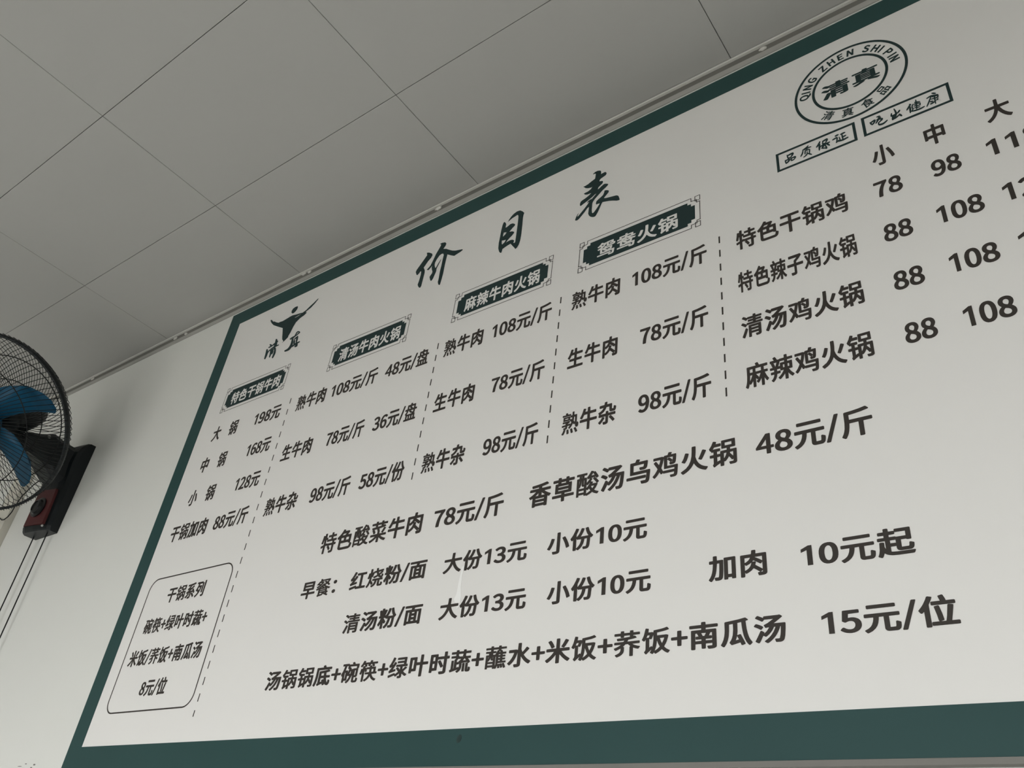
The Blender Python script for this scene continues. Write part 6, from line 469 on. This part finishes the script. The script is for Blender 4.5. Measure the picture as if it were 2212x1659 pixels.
for text, npre, x0, x1, zb, em in LINES:
    cs = layout(text, npre, x0, x1, zb, em)
    if zb == -389.5:
        px = heads[text]; PW = .2352; z1, z0 = -.3335, -.4048
        X0, X1 = px, px + PW
        st = ((.0225, 0), (.0225, .0054), (.0160, .0054), (.0160, .0112), (.0092, .0112))
        fx0, fx1, fz0, fz1 = X0, X1, z0 + .0085, z1 - .0087
        P = []
        P += [(fx1 - a, fz1 - b) for a, b in st]
        P += [(fx1 - a, fz0 + b) for a, b in st[::-1]]
        P += [(fx0 + a, fz0 + b) for a, b in st]
        P += [(fx0 + a, fz1 - b) for a, b in st[::-1]]
        pl = filled('heading_plaque', [P], M_GREENINK, board, y=YB - .0003)
        lw = .0012; rs = []
        def hl(xa, xb, z): rs.append(rect(min(xa, xb) - lw / 2, max(xa, xb) + lw / 2, z - lw / 2, z + lw / 2))
        def vl(x, za, zb_): rs.append(rect(x - lw / 2, x + lw / 2, min(za, zb_) - lw / 2, max(za, zb_) + lw / 2))
        hl(X0 + .0160, X1 - .0160, z1 - .0007); hl(X0 + .0160, X1 - .0160, z0 + .0007)
        vl(X0 + .0004, z0 + .0145, z1 - .0145); vl(X1 - .0004, z0 + .0145, z1 - .0145)
        for sx, ex in ((1, X0), (-1, X1)):
            for sz, ez in ((1, z0), (-1, z1)):
                vl(ex + sx * .0160, ez + sz * .0007, ez + sz * .0082); hl(ex + sx * .0060, ex + sx * .0160, ez + sz * .0082)
                vl(ex + sx * .0060, ez + sz * .0082, ez + sz * .0145); hl(ex, ex + sx * .0060, ez + sz * .0145)
                # little corner square
                hl(ex, ex + sx * .0088, ez); hl(ex, ex + sx * .0088, ez + sz * .0105); vl(ex, ez, ez + sz * .0105); vl(ex + sx * .0088, ez, ez + sz * .0105)
        strip('fretwork_outline', rs, M_BLACK, pl, y=YB - .0002, th=.0001)
        filled('heading', cs, M_WHITEINK, pl, y=YB - .0006)
        continue
    digit = any(ch in '0123456789' for ch in text)
    filled('price' if digit and text[0] not in '大小' or text == '小份10元' else 'dish_name', cs, M_BLACK, board)

# title, logo and slogans (brush lettering)
for k in ('title_jia', 'title_mu', 'title_biao'): filled('title_character', SHP[k], M_GREENINK, board)
lg = filled('dancer_logo', SHP['logo'], M_GREENINK, board)
for k in ('logo_qing', 'logo_zhen'): filled('logo_lettering', SHP[k], M_GREENINK, lg)
for (xa, xb, za, zb_), ks in (((1.8646, 1.9873, -.3562, -.3140), ('slogan_pin', 'slogan_zhi', 'slogan_bao', 'slogan_zheng')), ((1.9968, 2.1186, -.3552, -.3129), ('slogan_chi', 'slogan_chu', 'slogan_jian', 'slogan_kang'))):
    l = .0042
    sb = strip('slogan_frame', [rect(xa, xb, zb_ - l, zb_), rect(xa, xb, za, za + l), rect(xa, xa + l, za + l, zb_ - l), rect(xb - l, xb, za + l, zb_ - l)], M_GREENINK, board)
    for k in ks: filled('slogan_character', SHP[k], M_GREENINK, sb)
# round emblem
EX, EZ = 1.9910, -.2178
def ring(r0, r1, n=96):
    f = lambda r: [(EX + r * math.cos(2 * PI * k / n), EZ + r * math.sin(2 * PI * k / n)) for k in range(n)]
    return [f(r0), f(r1)]
em_ = filled('emblem', ring(.0870, .0828), M_GREENINK, board)
filled('inner_ring', ring(.0585, .0543), M_GREENINK, em_)
def glyph_at(glyph, cx_, cz_, sx, sz, ang, skew=0):
    adv, cs = glyph; P = [p for c in cs for p in c]
    mx = (min(p[0] for p in P) + max(p[0] for p in P)) / 2; mz = (min(p[1] for p in P) + max(p[1] for p in P)) / 2
    ca, sa = math.cos(ang), math.sin(ang); out = []
    for c in cs:
        q = []
        for x, z in c:
            z = (z - mz) * sz; x = (x - mx) * sx + skew * z
            q.append((cx_ + x * ca - z * sa, cz_ + x * sa + z * ca))
        out.append(q)
    return out
for ch, a in (('Q', 173), ('I', 164.2), ('N', 154.4), ('G', 141.4), ('Z', 120.6), ('H', 107.7), ('E', 94.9), ('N', 82), ('S', 60.6), ('H', 47.4), ('I', 38.2), ('P', 24.6), ('I', 14.8), ('N', 6.0)):
    r = .0695; t = math.radians(a)
    filled('emblem_letter', glyph_at(LATIN[ch], EX + r * math.cos(t), EZ + r * math.sin(t), .0180, .0186, t - PI / 2), M_GREENINK, em_)
for ch, a in (('清', -124.1), ('真', -98.4), ('食', -73.5), ('品', -50)):
    r = .0695; t = math.radians(a)
    filled('emblem_letter', glyph_at(THIN[ch], EX + r * math.cos(t), EZ + r * math.sin(t), .0190, .0198, t + PI / 2), M_GREENINK, em_)
filled('emblem_character', glyph_at(HEAVY['清'], 1.9695, -.2208, .0435, .0365, 0), M_GREENINK, em_)
filled('emblem_character', glyph_at(HEAVY['真'], 2.0156, -.2197, .0415, .0355, 0), M_GREENINK, em_)
# dashed dividers
for x, zt, per, n, last in ((.7448, -.4443, .02908, 24, .0110), (1.1800, -.4465, .02864, 11, .0142), (1.4662, -.4472, .02857, 11, .0142), (1.7636, -.4455, .02890, 11, .0146)):
    rs = []
    for k in range(n):
        z = zt - per * k; ln = last if k == n - 1 else .0143
        rs.append(rect(x - .0012, x + .0012, z - ln, z))
    strip('dashed_divider', rs, M_BLACK, board)
# rounded note frame round the dry-pot note
def rrect(x0, x1, z0, z1, r, n=10):
    P = []
    for cx_, cz_, a0 in ((x1 - r, z1 - r, 0), (x0 + r, z1 - r, 90), (x0 + r, z0 + r, 180), (x1 - r, z0 + r, 270)):
        for k in range(n + 1):
            a = math.radians(a0 + 90 * k / n); P.append((cx_ + r * math.cos(a), cz_ + r * math.sin(a)))
    return P
filled('note_frame', [rrect(.4404, .7278, -1.1072, -.8278, .026), rrect(.4428, .7254, -1.1046, -.8304, .0236)], M_BLACK, board)
# marks on the sheet: a spot on the border, a streak of white glue
n = 20; filled('dark_spot', [[(1.3681 + .0042 * math.cos(2 * PI * k / n), -1.1792 + .0052 * math.sin(2 * PI * k / n) + .0012 * math.cos(2 * PI * k / n)) for k in range(n)]], M_SPOT, board)
filled('glue_streak', SHP['drip'], M_DRIP, board, y=YB - .0003)

# ============================================================ WALL FAN
FX, FY, FZ = -.2310, 0.0, -.47
fan = empty('wall_fan', (FX, FY, FZ))
tag(fan, 'black caged wall fan with blue blades mounted left of the menu board', 'fan')
def fob(name, bm, m, parent=None, smooth=False):
    o = obj(name, bm, m, parent or fan, smooth)
    if parent is None: o.location = (-FX, -FY, -FZ)
    return o
# wall housing: rounded front, tapering shoulder on top
def hsec(z, k=1.0, x0=-.290, x1=-.172, d=.050):
    c = (x0 + x1) / 2; h = (x1 - x0) / 2
    pr = [(-1, 0), (-1, .78), (-.86, .96), (-.62, 1.0), (0, .90), (.50, .78), (.88, .64), (.99, .46), (1, 0)]
    return [(c + h * a, -max(d * b * k, .0002 if b == 0 else 0), z) for a, b in pr]
bm = bmesh.new()
loft(bm, [hsec(-.604, .86), hsec(-.600, .93), hsec(-.590, 1.0), hsec(-.47, 1.06), hsec(-.40, 1.25), hsec(-.365, 1.2), hsec(-.343, .95), hsec(-.330, .62)])
housing = fob('wall_housing', bm, M_PLASTIC)
bm = bmesh.new(); P = [(-.272, -.0512, -.588), (-.184, -.0418, -.590), (-.192, -.0435, -.484), (-.272, -.0530, -.480)]
a = [bm.verts.new((x, y - .0015, z)) for x, y, z in P]; b2 = [bm.verts.new((x, y + .006, z)) for x, y, z in P]
bm.faces.new(a); bm.faces.new(b2[::-1])
for i in range(4): bm.faces.new((a[i], a[(i + 1) % 4], b2[(i + 1) % 4], b2[i]))
fob('control_panel', bm, M_RED)['label'] = 'dark red control panel on the black housing'
bm = bmesh.new(); lathe(bm, [(.0290, 0), (.0290, .003), (.0225, .0045), (.0200, .010), (.0160, .012), (.0150, .009), (.001, .009)], 32)
bmesh.ops.transform(bm, matrix=Matrix.Translation((-.236, -.0500, -.536)) @ Matrix.Rotation(.12, 4, 'Z') @ Matrix.Rotation(PI / 2, 4, 'X'), verts=bm.verts)
fob('speed_knob', bm, M_KNOB, smooth=False)
for q in ((-.184, -.0405, -.596),):
    bm = bmesh.new(); bmesh.ops.create_uvsphere(bm, u_segments=12, v_segments=6, radius=.0035)
    bmesh.ops.translate(bm, vec=q, verts=bm.verts); fob('screw', bm, M_SCREW, smooth=True)
for x in (-.270, -.195):
    bm = bmesh.new(); tube(bm, [(x, -.016, -.598), (x - .0005, -.015, -.70), (x - .001, -.013, -1.2), (x - .002, -.012, -2.2)], .0017, 8)
    fob('hanging_cord', bm, M_WIRE)
# head frame of the fan: hub centre, x-axis a2, y-axis b, z-axis the facing direction
HC = Vector((-.1459125, -.2986786, -.4196352))
A2 = Vector((.84564531, .53374527, 0)); B2 = Vector((.34384815, -.54477966, .76484219)); N2 = Vector((.4082309, -.6467852, -.64421769))
HM = Matrix((A2, B2, N2)).transposed().to_4x4(); HM.translation = HC
def hob(name, bm, m, smooth=False):
    bmesh.ops.transform(bm, matrix=HM, verts=bm.verts); return fob(name, bm, m, smooth=smooth)
RR = .2335
bm = bmesh.new(); n = 96
sec = [(RR - .004, -.008), (RR + .0015, -.008), (RR + .0025, 0), (RR + .0015, .008), (RR - .004, .008), (RR - .0045, 0)]
rings = [[bm.verts.new((r * math.cos(2 * PI * k / n), r * math.sin(2 * PI * k / n), h)) for r, h in sec] for k in range(n)]
for k in range(n):
    A, B = rings[k], rings[(k + 1) % n]
    for i in range(6): bm.faces.new((A[i], A[(i + 1) % 6], B[(i + 1) % 6], B[i]))
hob('guard_ring', bm, M_PLASTIC, True)
def guard(name, sgn, depth, r_in, swirl, nw, rr):
    bm = bmesh.new()
    for k in range(nw):
        a0 = 2 * PI * k / nw; pts = []
        for j in range(11):
            t = j / 10; r = r_in + (RR + .0045 - r_in) * t
            h = depth * math.sqrt(max(0, 1 - (max(0, (r - .04)) / (RR - .04)) ** 2.6)) if r < RR else 0
            a = a0 + swirl * (1 - t)
            pts.append((r * math.cos(a), r * math.sin(a), sgn * (h + .004)))
        tube(bm, pts, .00085, 4)
    for r in rr:
        h = depth * math.sqrt(1 - ((r - .04) / (RR - .04)) ** 2.6)
        tube(bm, [(r * math.cos(2 * PI * k / 64), r * math.sin(2 * PI * k / 64), sgn * (h + .0035)) for k in range(64)], .0014, 5, True)
    return hob(name, bm, M_WIRE)
guard('front_guard', 1, .070, .045, .20, 98, (.10, .165))
guard('rear_guard', -1, .075, .055, -.62, 98, (.105, .170))
bm = bmesh.new(); lathe(bm, [(.001, .078), (.030, .077), (.045, .073), (.047, .068), (.001, .066)], 40); hob('guard_badge', bm, M_PLASTIC, True)
# blades
bl = [(.030, 62), (.050, 50), (.080, 40), (.107, 35), (.130, 26), (.152, 18), (.172, 11), (.188, 2), (.1955, -5), (.196, -12), (.189, -15), (.150, -11), (.100, -9), (.060, -12), (.030, -24)]
for k in range(5):
    base = 24 + 72 * k; bm = bmesh.new()
    top = []; bot = []
    cxy = None
    for r, a in bl:
        an = math.radians(base + a); h = math.radians(a - 8) * r * .36
        top.append(bm.verts.new((r * math.cos(an), r * math.sin(an), .012 + h))); bot.append(bm.verts.new((r * math.cos(an), r * math.sin(an), .010 + h)))
    m_ = len(bl)
    # fan-fill through a spine so that the blade is a smooth twisted sheet
    def spine(vs, dz):
        sp = []
        for r in (.045, .075, .105, .135, .165):
            a = 14; an = math.radians(base + a); h = math.radians(a - 8) * r * .36 - .004
            sp.append(bm.verts.new((r * math.cos(an), r * math.sin(an), .011 + h + dz)))
        idx = [4, 4, 3, 3, 2]
        up = vs[:9]; lo = vs[9:][::-1]
        # lead side
        L = [up[0], up[1], up[2], up[4], up[5], up[7]]; 
        tri = [(sp[0], up[0], up[1]), (sp[0], up[1], up[2]), (sp[0], up[2], sp[1]), (sp[1], up[2], up[3]), (sp[1], up[3], sp[2]), (sp[2], up[3], up[4]), (sp[2], up[4], sp[3]), (sp[3], up[4], up[5]), (sp[3], up[5], sp[4]), (sp[4], up[5], up[6]), (sp[4], up[6], up[7]), (sp[4], up[7], up[8]), (sp[4], up[8], vs[9]), (sp[4], vs[9], vs[10]), (sp[4], vs[10], vs[11]), (sp[4], vs[11], sp[3]), (sp[3], vs[11], sp[2]), (sp[2], vs[11], vs[12]), (sp[2], vs[12], sp[1]), (sp[1], vs[12], vs[13]), (sp[1], vs[13], sp[0]), (sp[0], vs[13], vs[14]), (sp[0], vs[14], up[0])]
        for t in tri: bm.faces.new(t)
    spine(top, .001); spine(bot, -.001)
    for i in range(m_):
        bm.faces.new((top[i], top[(i + 1) % m_], bot[(i + 1) % m_], bot[i]))
    hob('blade', bm, M_BLADE, True)['label'] = 'blue curved fan blade'
bm = bmesh.new(); lathe(bm, [(.040, -.012), (.042, .0), (.040, .022), (.030, .034), (.012, .040), (.001, .041)], 40); hob('blade_hub', bm, M_BLADE, True)
# motor behind the rear guard
bm = bmesh.new(); lathe(bm, [(.050, -.050), (.052, -.072), (.050, -.12), (.044, -.165), (.036, -.195), (.024, -.208), (.001, -.212)], 40); hob('motor_housing', bm, M_PLASTIC, True)
# tilting arm between housing and motor
def quad(c, u, v, a, b):
    c, u, v = Vector(c), Vector(u), Vector(v)
    return [c + u * (a * s) + v * (b * t) for s, t in ((-1, -.7), (-.7, -1), (.7, -1), (1, -.7), (1, .7), (.7, 1), (-.7, 1), (-1, .7))]
mo = HC - N2 * .115
X_, Z_ = Vector((1, 0, 0)), Vector((0, 0, 1))
bm = bmesh.new()
loft(bm, [quad((-.233, -.030, -.410), X_, Z_, .046, .060), quad((-.240, -.068, -.398), X_, Z_, .044, .054), quad((-.250, -.100, -.376), X_, Z_, .042, .046), quad((-.234, -.140, -.385), X_, Z_, .033, .030), quad((-.214, -.200, -.402), X_, Z_, .024, .021)])
fob('tilt_arm', bm, M_PLASTIC)
bm = bmesh.new()
loft(bm, [quad((-.216, -.190, -.404), X_, Vector((0, 1, 0)), .022, .022), quad((-.200, -.212, -.385), X_, Vector((0, 1, 0)), .024, .026), quad((-.192, -.226, -.352), X_, Vector((0, 1, 0)), .022, .026)])
fob('swivel_neck', bm, M_PLASTIC)
bm = bmesh.new(); bmesh.ops.create_uvsphere(bm, u_segments=16, v_segments=8, radius=.005)
bmesh.ops.translate(bm, vec=(-.206, -.118, -.352), verts=bm.verts); fob('screw', bm, M_SCREW, smooth=True)
# power cord looping to the trunking
bm = bmesh.new(); tube(bm, [(-.300, -.006, -.36), (-.36, -.015, -.38), (-.42, -.024, -.41), (-.455, -.029, -.445), (-.466, -.030, -.475), (-.470, -.030, -.495), (-.482, -.030, -.508), (-.50, -.030, -.514), (-.52, -.029, -.511), (-.545, -.026, -.50), (-.575, -.024, -.49)], .0016, 8); fob('power_cord', bm, M_WIRE)

# ============================================================ cable trunking on the wall
bm = bmesh.new(); bx(bm, -.600, -.515, -.022, -.0003, ZF, -.240, .0015)
tr = tag(obj('cable_trunking', bm, M_TRUNK), 'pale plastic cable trunking running up the wall behind the fan', 'cable duct')
# scuffs on the wall low at the left
for x, z, a, b3 in ((.2150, -1.1935, .0045, .0016), (.178, -1.1915, .004, .0009), (.155, -1.196, .009, .0007), (.170, -1.2005, .006, .0008), (.207, -1.199, .004, .001)):
    pts = [(x + a * math.cos(2 * PI * k / 12) * (1 + .2 * math.sin(3 * k)), z + b3 * math.sin(2 * PI * k / 12)) for k in range(12)]
    o = filled('scuff_mark', [pts], M_MARK, bpy.data.objects['wall_back'], y=-.0003)
bpy.context.view_layer.update()
